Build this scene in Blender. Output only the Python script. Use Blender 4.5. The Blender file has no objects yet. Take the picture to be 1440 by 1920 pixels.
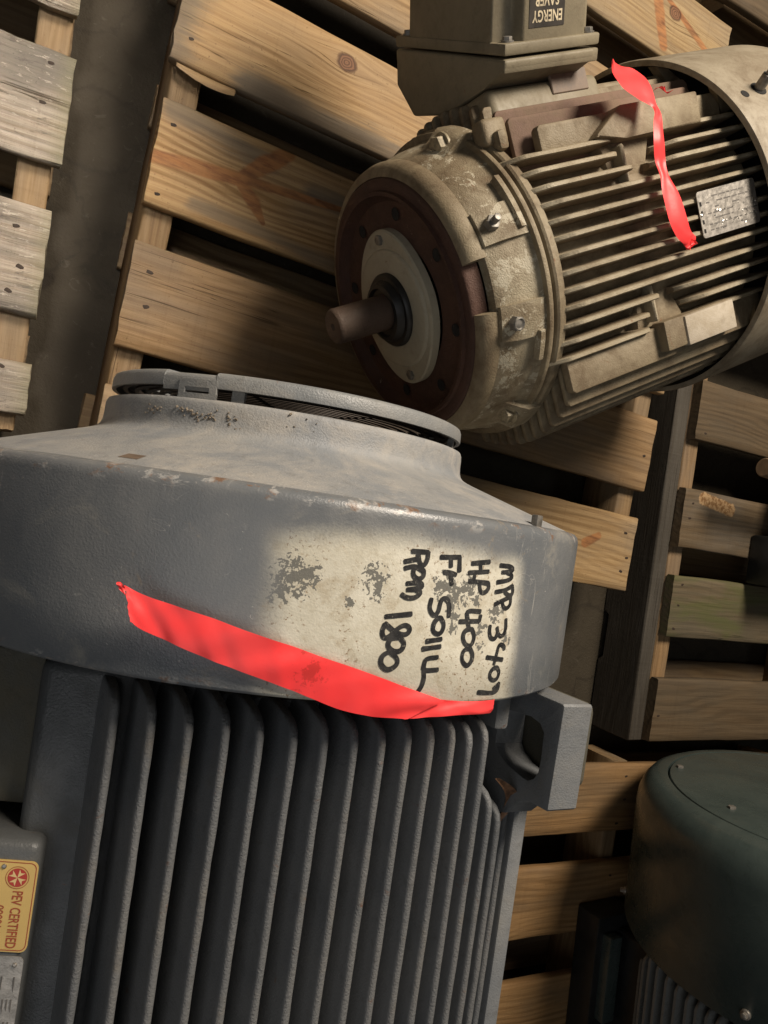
import bpy, bmesh, math, random
from mathutils import Vector, Matrix, Euler, noise as mnoise
R = random.Random(7)
S = bpy.context.scene
COL = S.collection
PI = math.pi

# ---------------------------------------------------------------- camera
cam = bpy.data.cameras.new('camera'); co = bpy.data.objects.new('camera', cam); COL.objects.link(co)
cam.sensor_fit = 'HORIZONTAL'; cam.sensor_width = 36.0; cam.lens = 36.05
cam.clip_start = 0.02; cam.clip_end = 100
co.matrix_world = Matrix(((0.8597, -0.1828, -0.4770, 0), (0.1927, 0.9808, -0.0287, 0), (0.4731, -0.0672, 0.8785, 1.24), (0, 0, 0, 1)))
S.camera = co

# ---------------------------------------------------------------- light of the warehouse
W = bpy.data.worlds.new('World'); S.world = W; W.use_nodes = True
bg = W.node_tree.nodes['Background']; bg.inputs[0].default_value = (1.0, 0.90, 0.78, 1); bg.inputs[1].default_value = 0.018
def area(name, loc, target, size, power, color, size_y=None):
    l = bpy.data.lights.new(name, 'AREA'); l.energy = power; l.color = color
    l.shape = 'RECTANGLE'; l.size = size; l.size_y = size_y or size
    o = bpy.data.objects.new(name, l); COL.objects.link(o); o.location = loc
    o.rotation_euler = (Vector(target) - Vector(loc)).to_track_quat('-Z', 'Y').to_euler()
    return o
area('high_bay_lamp', (1.05, 1.85, 2.35), (0.45, 0.2, 0.2), 0.8, 116, (1.0, 0.88, 0.74))
l2 = area('left_aisle_lamp', (-0.42, 0.62, 2.3), (-0.34, 0.38, 0.14), 0.25, 2.4, (1.0, 0.93, 0.86)); l2.data.spread = math.radians(34)
area('front_fill_lamp', (-1.05, -1.0, 2.7), (0.3, -0.4, 0.4), 2.0, 12, (0.97, 0.98, 1.0))  # unseen soft fill, added to lift the fin faces of the grey motor
area('rear_high_bay_lamp', (3.0, -0.2, 3.4), (1.4, -0.5, 0.3), 0.6, 3.5, (0.90, 0.97, 1.0))
S.view_settings.view_transform = 'Standard'; S.view_settings.look = 'None'
S.view_settings.gamma = 1; S.view_settings.use_curve_mapping = False
S.view_settings.exposure = 0.0

# ---------------------------------------------------------------- material helper
class Mat:
    def __init__(s, name):
        s.m = bpy.data.materials.new(name); s.m.use_nodes = True; s.nt = s.m.node_tree
        s.b = s.nt.nodes['Principled BSDF']; s._tc = None
    def node(s, t, **k):
        n = s.nt.nodes.new(t)
        for a, v in k.items(): setattr(n, a, v)
        return n
    def put(s, sock, v):
        if hasattr(v, 'is_linked') or isinstance(v, bpy.types.NodeSocket): s.nt.links.new(v, sock)
        else:
            if sock.type == 'RGBA' and len(v) == 3: v = (*v, 1)
            sock.default_value = v
    def coord(s, kind='Object'):
        if s._tc is None: s._tc = s.node('ShaderNodeTexCoord')
        return s._tc.outputs[kind]
    def vm(s, op, a, b):
        n = s.node('ShaderNodeVectorMath', operation=op); s.put(n.inputs[0], a); s.put(n.inputs[1], b); return n.outputs[0]
    def ma(s, op, a, b=0.0, c=0.0):
        n = s.node('ShaderNodeMath', operation=op); s.put(n.inputs[0], a); s.put(n.inputs[1], b); s.put(n.inputs[2], c); return n.outputs[0]
    def sep(s, v):
        n = s.node('ShaderNodeSeparateXYZ'); s.put(n.inputs[0], v); return n.outputs
    def comb(s, x, y, z=0.0):
        n = s.node('ShaderNodeCombineXYZ'); s.put(n.inputs[0], x); s.put(n.inputs[1], y); s.put(n.inputs[2], z); return n.outputs[0]
    def noise(s, vec, scale, detail=4, rough=0.6, dist=0.0):
        n = s.node('ShaderNodeTexNoise'); s.put(n.inputs['Vector'], vec)
        n.inputs['Scale'].default_value = scale; n.inputs['Detail'].default_value = detail
        n.inputs['Roughness'].default_value = rough; n.inputs['Distortion'].default_value = dist
        return n.outputs[0]
    def voro(s, vec, scale):
        n = s.node('ShaderNodeTexVoronoi'); s.put(n.inputs['Vector'], vec); n.inputs['Scale'].default_value = scale; return n.outputs[0]
    def step(s, v, lo, hi):
        n = s.node('ShaderNodeMapRange', interpolation_type='SMOOTHSTEP'); s.put(n.inputs[0], v)
        n.inputs[1].default_value = lo; n.inputs[2].default_value = hi; return n.outputs[0]
    def mix(s, f, a, b):
        n = s.node('ShaderNodeMix', data_type='RGBA'); s.put(n.inputs[0], f); s.put(n.inputs[6], a); s.put(n.inputs[7], b); return n.outputs[2]
    def mul(s, f, a, b):
        n = s.node('ShaderNodeMix', data_type='RGBA', blend_type='MULTIPLY'); s.put(n.inputs[0], f); s.put(n.inputs[6], a); s.put(n.inputs[7], b); return n.outputs[2]
    def rnd(s): return s.node('ShaderNodeObjectInfo').outputs['Random']
    def bump(s, h, strength=0.4, dist=0.002, normal=None):
        n = s.node('ShaderNodeBump'); s.put(n.inputs['Height'], h); n.inputs['Strength'].default_value = strength; n.inputs['Distance'].default_value = dist
        if normal is not None: s.put(n.inputs['Normal'], normal)
        return n.outputs[0]
    def seg(s, p, a, b, w0, w1=None):
        """distance of p from the segment a-b divided by its local half width (xy only)"""
        w1 = w0 if w1 is None else w1
        ab = Vector(b) - Vector(a); L = ab.length; d = ab / L
        q = s.vm('SUBTRACT', p, a)
        n = s.node('ShaderNodeVectorMath', operation='DOT_PRODUCT'); s.put(n.inputs[0], q); n.inputs[1].default_value = (d.x, d.y, 0); t = n.outputs['Value']
        n = s.node('ShaderNodeVectorMath', operation='DOT_PRODUCT'); s.put(n.inputs[0], q); n.inputs[1].default_value = (-d.y, d.x, 0); u = n.outputs['Value']
        tc = s.ma('MINIMUM', s.ma('MAXIMUM', t, 0.0), L)
        dt = s.ma('SUBTRACT', t, tc)
        dd = s.ma('SQRT', s.ma('ADD', s.ma('MULTIPLY', dt, dt), s.ma('MULTIPLY', u, u)))
        w = s.ma('MULTIPLY_ADD', tc, (w1 - w0) / L, w0)
        return s.ma('DIVIDE', dd, w)
    def out(s, color, rough=0.6, metal=0.0, normal=None, spec=0.5):
        s.put(s.b.inputs['Base Color'], color); s.put(s.b.inputs['Roughness'], rough); s.put(s.b.inputs['Metallic'], metal)
        s.b.inputs['Specular IOR Level'].default_value = spec
        if normal is not None: s.put(s.b.inputs['Normal'], normal)
        return s.m

def wood(name, light, dark, grey=(0.16, 0.15, 0.13), greyness=0.35, rough_amt=0.5, knot=None, flames=None, blue=None, moss=None, chip=None, coarse=False):
    m = Mat(name); p0 = m.coord('Object')
    p = m.vm('ADD', p0, m.comb(m.ma('MULTIPLY', m.rnd(), 37.0), m.ma('MULTIPLY', m.rnd(), 11.0), m.ma('MULTIPLY', m.rnd(), 23.0)))
    if knot:
        kx, ky, kr = knot; sx = m.sep(p0)
        dx = m.ma('SUBTRACT', sx[0], kx); dy = m.ma('SUBTRACT', sx[1], ky)
        d2 = m.ma('ADD', m.ma('MULTIPLY', m.ma('MULTIPLY', dx, dx), 0.30), m.ma('MULTIPLY', dy, dy))
        g = m.ma('EXPONENT', m.ma('MULTIPLY', d2, -1.0 / (2 * (kr * 1.6) ** 2)))
        p = m.vm('ADD', p, m.comb(0.0, m.ma('MULTIPLY', m.ma('MULTIPLY', dy, g), -0.75), 0.0))
    warp = m.noise(m.vm('MULTIPLY', p, (2.2, 7, 7)), 1.0, 2, 0.5)
    sp = m.sep(p)
    yy = m.ma('ADD', sp[1], m.ma('MULTIPLY', warp, 0.115))
    ring = m.ma('SINE', m.ma('MULTIPLY_ADD', yy, 470.0, m.ma('MULTIPLY', sp[2], 200.0)))
    ring = m.step(ring, -0.6, 1.0)
    fib = m.noise(m.vm('MULTIPLY', p, (5, 170, 170)), 1.0, 5, 0.65)
    fine = m.noise(m.vm('MULTIPLY', p, (14, 420, 420)), 1.0, 3, 0.7)
    blot = m.noise(m.vm('MULTIPLY', p, (3.5, 9, 9)), 1.0, 4, 0.6)
    c = m.mix(m.ma('MULTIPLY', ring, m.ma('MULTIPLY_ADD', m.step(m.noise(m.vm('MULTIPLY', p, (2.0, 12, 12)), 1.0, 3, 0.6), 0.3, 0.7), 0.75, 0.10)), light, dark)
    c = m.mix(m.step(fib, 0.35, 0.72), c, m.mul(1.0, c, (0.74, 0.68, 0.60)))
    c = m.mix(m.ma('MULTIPLY', m.step(blot, 0.40, 0.66), greyness), c, grey)
    c = m.mul(m.ma('MULTIPLY', m.step(fine, 0.52, 0.75), 0.45), c, (0.55, 0.50, 0.45))
    crack = m.noise(m.vm('MULTIPLY', p, (1.6, 120, 120)), 1.0, 2, 0.5, 0.4)
    crk = m.ma('MULTIPLY', m.ma('SUBTRACT', 1.0, m.step(m.ma('ABSOLUTE', m.ma('SUBTRACT', crack, 0.5)), 0.0, 0.012)), m.step(m.noise(m.vm('MULTIPLY', p, (2.5, 8, 8)), 1.0, 2, 0.5), 0.54, 0.62))
    c = m.mul(m.ma('MULTIPLY', crk, 0.8), c, (0.25, 0.2, 0.15))
    saw = m.noise(m.vm('MULTIPLY', p, (150, 4, 4)), 1.0, 2, 0.6)
    c = m.mul(m.ma('MULTIPLY', m.step(saw, 0.55, 0.75), 0.16), c, (0.6, 0.55, 0.5))
    spk = m.noise(p, 230, 3, 0.7)
    c = m.mul(m.ma('MULTIPLY', m.step(spk, 0.64, 0.70), 0.5), c, (0.3, 0.25, 0.2))
    sp0 = m.sep(p0)
    if blue:   # blue-stained sapwood along one edge or one end
        for (a, b, w, k) in blue:
            d = m.seg(p0, a, b, w)
            d = m.ma('ADD', d, m.ma('MULTIPLY', m.ma('SUBTRACT', m.ma('ADD', m.ma('MULTIPLY', m.noise(m.vm('MULTIPLY', p0, (7, 26, 26)), 1.0, 4, 0.6), 0.55), m.ma('MULTIPLY', m.noise(m.vm('MULTIPLY', p0, (5, 130, 130)), 1.0, 4, 0.65), 0.45)), 0.5), 3.0))
            c = m.mix(m.ma('MULTIPLY', m.ma('SUBTRACT', 1.0, m.step(d, 0.2, 1.25)), k * 0.9), c, (0.10, 0.093, 0.078))
    if flames:
        f = None
        for (a, b, w0, w1) in flames:
            d = m.seg(p0, a, b, w0, w1); f = d if f is None else m.ma('MINIMUM', f, d)
        wob = m.ma('MULTIPLY', m.ma('SUBTRACT', m.noise(m.vm('MULTIPLY', p0, (18, 45, 45)), 1.0, 3, 0.6), 0.5), 0.75)
        f = m.ma('ADD', f, wob); core = m.ma('SUBTRACT', 1.0, m.step(f, 0.68, 1.15))
        stre = m.noise(m.vm('MULTIPLY', p0, (28, 130, 130)), 1.0, 4, 0.6)
        c = m.mix(m.ma('MULTIPLY', core, m.ma('MULTIPLY_ADD', m.step(m.noise(m.vm('MULTIPLY', p0, (9, 30, 30)), 1.0, 3, 0.6), 0.3, 0.65), 0.28, 0.72)), c, m.mix(m.step(stre, 0.35, 0.7), (0.33, 0.145, 0.05), (0.15, 0.06, 0.022)))
    if knot:
        kx, ky, kr = knot
        q = m.vm('MULTIPLY', m.vm('SUBTRACT', p0, (kx, ky, 0)), (0.82, 1, 0))
        n = m.node('ShaderNodeVectorMath', operation='LENGTH'); m.put(n.inputs[0], q)
        d = m.ma('ADD', n.outputs['Value'], m.ma('MULTIPLY', m.ma('SUBTRACT', m.noise(p0, 90.0, 3, 0.6), 0.5), kr * 0.5))
        core = m.ma('SUBTRACT', 1.0, m.step(d, kr * 0.82, kr * 1.08))
        rr = m.ma('SINE', m.ma('MULTIPLY', d, 1500.0))
        c = m.mix(core, c, m.mix(m.step(rr, -0.7, 0.9), (0.10, 0.045, 0.02), (0.20, 0.095, 0.045)))
        c = m.mul(m.ma('MULTIPLY', m.ma('SUBTRACT', 1.0, m.step(m.ma('ABSOLUTE', m.ma('SUBTRACT', d, kr)), 0.0, kr * 0.3)), 0.8), c, (0.3, 0.2, 0.15))
    if moss:
        c = m.mix(m.ma('MULTIPLY', m.step(m.noise(m.vm('MULTIPLY', p0, (6, 22, 22)), 1.0, 4, 0.6), 0.42, 0.66), moss), c, (0.075, 0.085, 0.022))
    if chip:
        d = m.seg(p0, chip[0], chip[1], chip[2])
        d = m.ma('ADD', d, m.ma('MULTIPLY', m.ma('SUBTRACT', m.noise(p0, 60.0, 4, 0.7), 0.5), 0.7))
        c = m.mix(m.ma('SUBTRACT', 1.0, m.step(d, 0.75, 1.05)), c, m.mix(m.step(m.noise(p0, 120.0, 3, 0.7), 0.4, 0.6), (0.34, 0.22, 0.11), (0.17, 0.085, 0.03)))
    if coarse:
        c = m.mix(m.ma('MULTIPLY', m.step(m.noise(m.vm('MULTIPLY', p0, (14, 48, 48)), 1.0, 5, 0.75, 0.6), 0.55, 0.68), 0.8), c, (0.085, 0.07, 0.055))
        c = m.mix(m.ma('MULTIPLY', m.step(m.noise(m.vm('MULTIPLY', p, (60, 210, 210)), 1.0, 4, 0.7), 0.60, 0.66), 0.7), c, (0.42, 0.37, 0.30))
        c = m.mix(m.ma('MULTIPLY', m.step(sp0[0], 0.485, 0.515), 0.45), c, (0.16, 0.15, 0.07))
    # weathered rim near the edges of a board: dirt
    h = m.ma('ADD', m.ma('MULTIPLY', fib, 0.6), m.ma('ADD', m.ma('MULTIPLY', fine, 0.4), m.ma('ADD', m.ma('MULTIPLY', ring, 0.12), m.ma('SUBTRACT', m.ma('MULTIPLY', saw, 0.25), crk))))
    return m.out(c, 0.60 if coarse else 0.70, 0.0, m.bump(h, min(rough_amt, 1.0), 0.0022 * max(1.0, rough_amt)), 0.35)

W_PINE = dict(light=(0.43, 0.28, 0.13), dark=(0.255, 0.142, 0.052))
wood_knot = wood('pine_with_round_knot', **W_PINE, greyness=0.22, knot=(-0.2640, 0.0395, 0.0125),
                 blue=[((-0.40, -0.062, 0), (0.40, -0.068, 0), 0.028, 0.8), ((-0.52, -0.07, 0), (-0.50, 0.07, 0), 0.035, 0.75), ((-0.05, 0.07, 0), (0.3, 0.066, 0), 0.014, 0.85)])
wood_flame = wood('pine_with_orange_heartwood', **W_PINE, greyness=0.25,
                  flames=[((-0.53, -0.010, 0), (-0.395, 0.006, 0), 0.010, 0.012), ((-0.395, 0.006, 0), (-0.362, 0.040, 0), 0.010, 0.014), ((-0.362, 0.040, 0), (-0.330, 0.070, 0), 0.014, 0.011),
                          ((-0.395, 0.004, 0), (-0.368, -0.018, 0), 0.008, 0.0125), ((-0.368, -0.018, 0), (-0.348, -0.042, 0), 0.0115, 0.0040),
                          ((-0.39, 0.008, 0), (-0.19, 0.026, 0), 0.009, 0.0035)],
                  blue=[((-0.28, 0.030, 0), (0.1, 0.045, 0), 0.022, 0.75), ((-0.45, -0.050, 0), (-0.2, -0.066, 0), 0.012, 0.6), ((-0.50, 0.062, 0), (-0.36, 0.05, 0), 0.02, 0.7)])
wood_brown = wood('brown_pine', light=(0.29, 0.185, 0.09), dark=(0.20, 0.122, 0.055), grey=(0.13, 0.105, 0.078), greyness=0.55)
wood_plain = wood('plain_pine', light=(0.34, 0.225, 0.108), dark=(0.24, 0.15, 0.065), greyness=0.4)
wood_figured = wood('pine_with_dark_heart_figure', light=(0.34, 0.24, 0.12), dark=(0.24, 0.155, 0.072), greyness=0.3, knot=(0.36, 0.02, 0.012),
                    flames=[((0.30, 0.05, 0), (0.345, -0.05, 0), 0.014, 0.012), ((0.33, 0.04, 0), (0.49, -0.02, 0), 0.006, 0.008)])
wood_spot = wood('pine_with_orange_spot', light=(0.36, 0.24, 0.115), dark=(0.25, 0.158, 0.07), greyness=0.4, flames=[((0.385, 0.005, 0), (0.415, 0.022, 0), 0.010, 0.008)])
wood_grey = wood('weathered_grey_board', light=(0.37, 0.315, 0.25), dark=(0.23, 0.19, 0.145), grey=(0.13, 0.115, 0.095), greyness=0.85, rough_amt=1.6, coarse=True)
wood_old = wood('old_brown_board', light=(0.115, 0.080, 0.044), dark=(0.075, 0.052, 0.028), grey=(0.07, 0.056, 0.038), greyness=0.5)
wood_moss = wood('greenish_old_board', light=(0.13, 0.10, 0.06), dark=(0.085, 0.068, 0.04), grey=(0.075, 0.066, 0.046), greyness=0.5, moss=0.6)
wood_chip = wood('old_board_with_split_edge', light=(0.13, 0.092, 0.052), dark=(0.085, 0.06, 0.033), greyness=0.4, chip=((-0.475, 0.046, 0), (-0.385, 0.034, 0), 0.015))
wood_amber = wood('dim_amber_pine', light=(0.30, 0.178, 0.075), dark=(0.20, 0.112, 0.042), grey=(0.11, 0.085, 0.055), greyness=0.5)
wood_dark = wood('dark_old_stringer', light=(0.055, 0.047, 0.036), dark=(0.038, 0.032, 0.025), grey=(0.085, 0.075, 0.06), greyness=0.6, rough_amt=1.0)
wood_str = wood('stringer_pine', light=(0.25, 0.165, 0.082), dark=(0.18, 0.112, 0.05), grey=(0.17, 0.14, 0.10), greyness=0.45)
wood_low = wood('lower_board_pine', light=(0.24, 0.165, 0.085), dark=(0.17, 0.11, 0.055), grey=(0.11, 0.09, 0.07), greyness=0.5)

def concrete():
    m = Mat('stained_concrete'); p = m.coord('Object')
    a = m.noise(p, 2.2, 6, 0.65, 0.8); b = m.noise(p, 11, 6, 0.7, 1.2); f = m.noise(p, 160, 4, 0.7)
    c = m.mix(m.step(a, 0.3, 0.7), (0.030, 0.024, 0.016), (0.052, 0.043, 0.030))
    c = m.mix(m.ma('MULTIPLY', m.step(b, 0.52, 0.72), 0.6), c, (0.022, 0.018, 0.012))
    c = m.mix(m.ma('MULTIPLY', m.step(m.noise(p, 26, 3, 0.6, 3.0), 0.62, 0.70), 0.45), c, (0.08, 0.069, 0.052))
    # old trowel and tyre arcs
    v = m.voro(m.vm('ADD', p, m.comb(m.ma('MULTIPLY', b, 0.12), m.ma('MULTIPLY', a, 0.12))), 5.5)
    c = m.mix(m.ma('MULTIPLY', m.ma('SUBTRACT', 1.0, m.step(m.ma('ABSOLUTE', m.ma('SUBTRACT', v, 0.45)), 0.0, 0.03)), 0.5), c, (0.024, 0.020, 0.015))
    d = m.seg(p, (0.045, 0.262, 0), (0.052, 0.274, 0), 0.012)
    c = m.mix(m.ma('SUBTRACT', 1.0, m.step(m.ma('ADD', d, m.ma('MULTIPLY', m.noise(p, 70, 3, 0.6), 0.6)), 0.8, 1.2)), c, (0.028, 0.022, 0.016))
    return m.out(c, m.ma('MULTIPLY_ADD', b, 0.3, 0.45), 0, m.bump(m.ma('ADD', f, b), 0.5, 0.003), 0.12)
M_floor = concrete()

def painted_iron(name, base, base2, dust, dustiness, rust=0.25, rough=0.5, grain=0.5, fine_scale=560, chips=0.0, chip_col=(0.3, 0.3, 0.28), spec=0.45):
    m = Mat(name); p = m.coord('Object')
    a = m.noise(p, 7, 5, 0.65, 0.6); b = m.noise(p, 38, 5, 0.7, 0.4); f = m.noise(p, fine_scale, 3, 0.6); g = m.noise(p, 95, 4, 0.65)
    c = m.mix(m.step(a, 0.35, 0.68), base, base2)
    d = m.ma('ADD', m.ma('MULTIPLY', m.noise(p, 12, 6, 0.72, 1.0), 0.7), m.ma('MULTIPLY', b, 0.3))
    c = m.mix(m.ma('MULTIPLY', m.step(d, 0.62 - 0.42 * dustiness, 0.86 - 0.34 * dustiness), min(1.0, 0.35 + dustiness)), c, dust)
    c = m.mul(m.ma('MULTIPLY', m.step(g, 0.52, 0.74), 0.35), c, (0.55, 0.52, 0.48))
    if rust: c = m.mix(m.ma('MULTIPLY', m.step(m.noise(p, 46, 5, 0.75, 0.8), 0.70 - rust * 0.1, 0.76), 0.9), c, (0.16, 0.062, 0.022))
    if chips: c = m.mix(m.ma('MULTIPLY', m.step(m.noise(p, 30, 6, 0.8, 0.3), 0.66 - 0.16 * chips, 0.70 - 0.16 * chips), 0.8), c, chip_col)
    h = m.ma('ADD', m.ma('MULTIPLY', f, 0.8), m.ma('ADD', m.ma('MULTIPLY', g, 0.5), m.ma('MULTIPLY', b, 0.7)))
    return m.out(c, m.ma('MULTIPLY_ADD', m.step(d, 0.35, 0.7), 0.25, rough), 0, m.bump(h, grain, 0.0013), spec)

GREY, GREY2, DUST = (0.165, 0.172, 0.180), (0.215, 0.215, 0.210), (0.36, 0.315, 0.255)
M_frame = painted_iron('grey_painted_iron', (0.118, 0.125, 0.132), (0.155, 0.158, 0.160), (0.17, 0.15, 0.12), 0.25, rust=0.45, rough=0.34, grain=0.55)
M_frame_shade = painted_iron('shade_toned_grey_iron', (0.060, 0.064, 0.066), (0.082, 0.085, 0.085), (0.10, 0.088, 0.068), 0.3, rust=0.4, rough=0.34, grain=0.4)  # frame paint toned down: shade put into the colour of plate boss and shoulder
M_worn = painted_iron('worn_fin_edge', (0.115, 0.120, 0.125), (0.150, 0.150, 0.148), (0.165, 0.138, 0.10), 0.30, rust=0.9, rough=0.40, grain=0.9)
M_lug = painted_iron('grey_painted_lug', (0.16, 0.168, 0.175), (0.20, 0.20, 0.195), (0.22, 0.20, 0.16), 0.3, rust=0.4, rough=0.36, grain=0.6)
M_cone = painted_iron('dusty_grey_cover', (0.22, 0.232, 0.245), (0.29, 0.288, 0.278), (0.40, 0.372, 0.33), 0.50, rust=0.30, rough=0.48, grain=0.55)
M_ring = painted_iron('grey_intake_ring', (0.19, 0.20, 0.205), (0.25, 0.25, 0.24), (0.33, 0.30, 0.255), 0.35, rust=0.5, rough=0.34, grain=0.6)
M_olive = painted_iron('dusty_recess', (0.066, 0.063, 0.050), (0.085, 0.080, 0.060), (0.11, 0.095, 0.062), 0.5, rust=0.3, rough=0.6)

def drum_paint():
    """grey fan cover with the old cream paint left showing round the hand lettering; UV is metres round the drum / along it"""
    m = Mat('fan_cover_paint'); p = m.coord('Object'); uv = m.coord('UV'); su = m.sep(uv)
    a = m.noise(p, 8, 5, 0.65, 0.5); g = m.noise(p, 95, 4, 0.65); f = m.noise(p, 560, 3, 0.6); b = m.noise(p, 40, 5, 0.7, 0.5)
    c = m.mix(m.step(a, 0.32, 0.7), (0.138, 0.148, 0.158), (0.200, 0.203, 0.202))
    dsc = m.noise(m.vm('MULTIPLY', uv, (10, 16, 1)), 1.0, 6, 0.72, 1.2)
    c = m.mix(m.ma('MULTIPLY', m.step(dsc, 0.55, 0.72), 0.55), c, (0.30, 0.285, 0.25))
    c = m.mix(m.ma('MULTIPLY', m.step(m.noise(uv, 30, 6, 0.75, 2.0), 0.66, 0.72), 0.55), c, (0.38, 0.36, 0.32))
    sc = m.noise(m.vm('MULTIPLY', uv, (55, 9, 1)), 1.0, 6, 0.75, 2.5)
    c = m.mix(m.ma('MULTIPLY', m.ma('MULTIPLY', m.step(sc, 0.60, 0.68), m.step(m.noise(uv, 9, 3, 0.6), 0.45, 0.62)), 0.65), c, (0.42, 0.41, 0.38))
    c = m.mix(m.ma('MULTIPLY', m.step(m.noise(uv, 6, 4, 0.6, 0.8), 0.48, 0.66), 0.55), c, (0.118, 0.130, 0.143))
    c = m.mix(m.ma('MULTIPLY', m.step(m.noise(uv, 75, 5, 0.8, 1.5), 0.67, 0.70), 0.8), c, (0.45, 0.44, 0.41))
    # hairline scratches and runs, bare rusty metal worn through on both rims
    s1 = m.noise(m.vm('MULTIPLY', uv, (18, 60, 1)), 1.0, 2, 0.5, 1.0); s2 = m.noise(m.vm('MULTIPLY', uv, (70, 14, 1)), 1.0, 2, 0.5, 0.6)
    for q_, th_, col_, k_ in ((s1, 0.006, (0.40, 0.39, 0.365), 0.55), (s2, 0.005, (0.36, 0.35, 0.33), 0.5)):
        c = m.mix(m.ma('MULTIPLY', m.ma('MULTIPLY', m.ma('SUBTRACT', 1.0, m.step(m.ma('ABSOLUTE', m.ma('SUBTRACT', q_, 0.47)), 0.0, th_)), m.step(m.noise(uv, 13, 3, 0.6), 0.52, 0.62)), k_), c, col_)
    rim = m.ma('MAXIMUM', m.step(su[1], -0.006, 0.003), m.ma('SUBTRACT', 1.0, m.step(su[1], -0.131, -0.122)))
    rn = m.noise(m.vm('MULTIPLY', uv, (40, 70, 1)), 1.0, 5, 0.72)
    c = m.mix(m.ma('MULTIPLY', m.ma('MULTIPLY', rim, m.step(rn, 0.54, 0.60)), 0.8), c, m.mix(m.step(m.noise(uv, 60, 3, 0.6), 0.45, 0.6), (0.42, 0.41, 0.39), (0.19, 0.095, 0.045)))
    c = m.mix(m.ma('MULTIPLY', m.step(m.noise(m.vm('MULTIPLY', uv, (26, 20, 1)), 1.0, 6, 0.75, 1.2), 0.62, 0.70), 0.5), c, (0.27, 0.225, 0.165))
    # cream patch with a sprayed (soft) outline
    nx = m.ma('MULTIPLY', m.ma('SUBTRACT', m.noise(uv, 22, 3, 0.6), 0.5), 0.016)
    nf = m.ma('MULTIPLY', m.ma('SUBTRACT', m.noise(uv, 500, 2, 0.5), 0.5), 0.006)
    x = m.ma('ADD', m.ma('ADD', su[0], nx), nf); y = m.ma('ADD', m.ma('ADD', su[1], m.ma('MULTIPLY', nx, 0.8)), nf)
    left = m.step(m.ma('ADD', x, m.ma('MULTIPLY', su[1], 0.06)), -0.126, -0.094)
    right = m.ma('SUBTRACT', 1.0, m.step(m.ma('ADD', x, m.ma('MULTIPLY', su[1], 0.12)), 0.078, 0.103))
    top = m.ma('SUBTRACT', 1.0, m.step(m.ma('ADD', y, m.ma('MULTIPLY', m.ma('ABSOLUTE', m.ma('ADD', su[0], 0.01)), 0.09)), -0.026, -0.003))
    pm = m.ma('MULTIPLY', m.ma('MULTIPLY', left, right), top)
    cr = m.mix(m.step(m.noise(uv, 14, 5, 0.7), 0.35, 0.7), (0.56, 0.525, 0.42), (0.72, 0.69, 0.585))
    cr = m.mix(m.ma('MULTIPLY', m.step(m.noise(uv, 45, 5, 0.75, 0.6), 0.50, 0.72), 0.7), cr, (0.40, 0.33, 0.22))
    cr = m.mix(m.ma('MULTIPLY', m.ma('MULTIPLY', m.step(m.noise(uv, 300, 3, 0.7), 0.585, 0.63), m.step(m.noise(uv, 24, 3, 0.6), 0.42, 0.6)), 0.85), cr, (0.21, 0.12, 0.05))
    cr = m.mul(m.ma('MULTIPLY', m.step(g, 0.5, 0.7), 0.4), cr, (0.72, 0.68, 0.6))
    # splats of the grey paint on the cream
    spl = None
    for (sx, sy, r) in ((-0.095, -0.049, 0.015), (-0.103, -0.058, 0.010), (-0.086, -0.047, 0.010), (-0.040, -0.044, 0.010), (-0.036, -0.053, 0.007), (0.027, -0.051, 0.012), (0.016, -0.045, 0.010), (0.037, -0.045, 0.009), (0.048, -0.054, 0.007), (0.072, -0.062, 0.008), (0.028, -0.066, 0.006), (0.058, -0.074, 0.006), (0.03, -0.075, 0.005), (0.06, -0.088, 0.005), (-0.055, -0.062, 0.004), (0.090, -0.083, 0.005)):
        n = m.node('ShaderNodeVectorMath', operation='DISTANCE'); m.put(n.inputs[0], uv); n.inputs[1].default_value = (sx, sy, 0)
        q = m.ma('SUBTRACT', 1.0, m.ma('DIVIDE', n.outputs['Value'], r * 1.25)); spl = q if spl is None else m.ma('MAXIMUM', spl, q)
    sn = m.ma('ADD', m.ma('ADD', m.ma('MULTIPLY', m.noise(uv, 190, 2, 0.55, 0.8), 0.66), m.ma('MULTIPLY', m.noise(uv, 520, 2, 0.6), 0.34)), m.ma('MULTIPLY', m.ma('MAXIMUM', spl, 0.0), 0.20))
    sm = m.ma('MULTIPLY', m.step(sn, 0.580, 0.592), m.step(spl, 0.0, 0.05))
    cr = m.mix(sm, cr, (0.165, 0.16, 0.138))
    c = m.mix(pm, c, cr)
    c = m.mix(m.ma('MULTIPLY', m.step(m.noise(p, 60, 5, 0.75, 0.5), 0.70, 0.74), 0.6), c, (0.15, 0.075, 0.035))
    h = m.ma('ADD', m.ma('MULTIPLY', f, 1.0), m.ma('ADD', m.ma('MULTIPLY', g, 0.2), m.ma('MULTIPLY', b, 0.45)))
    return m.out(c, m.ma('ADD', m.ma('MULTIPLY', pm, 0.2), m.ma('MULTIPLY_ADD', m.step(a, 0.35, 0.65), 0.16, 0.27)), 0, m.bump(h, 0.26, 0.0012), 0.5)
M_drum = drum_paint()

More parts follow.
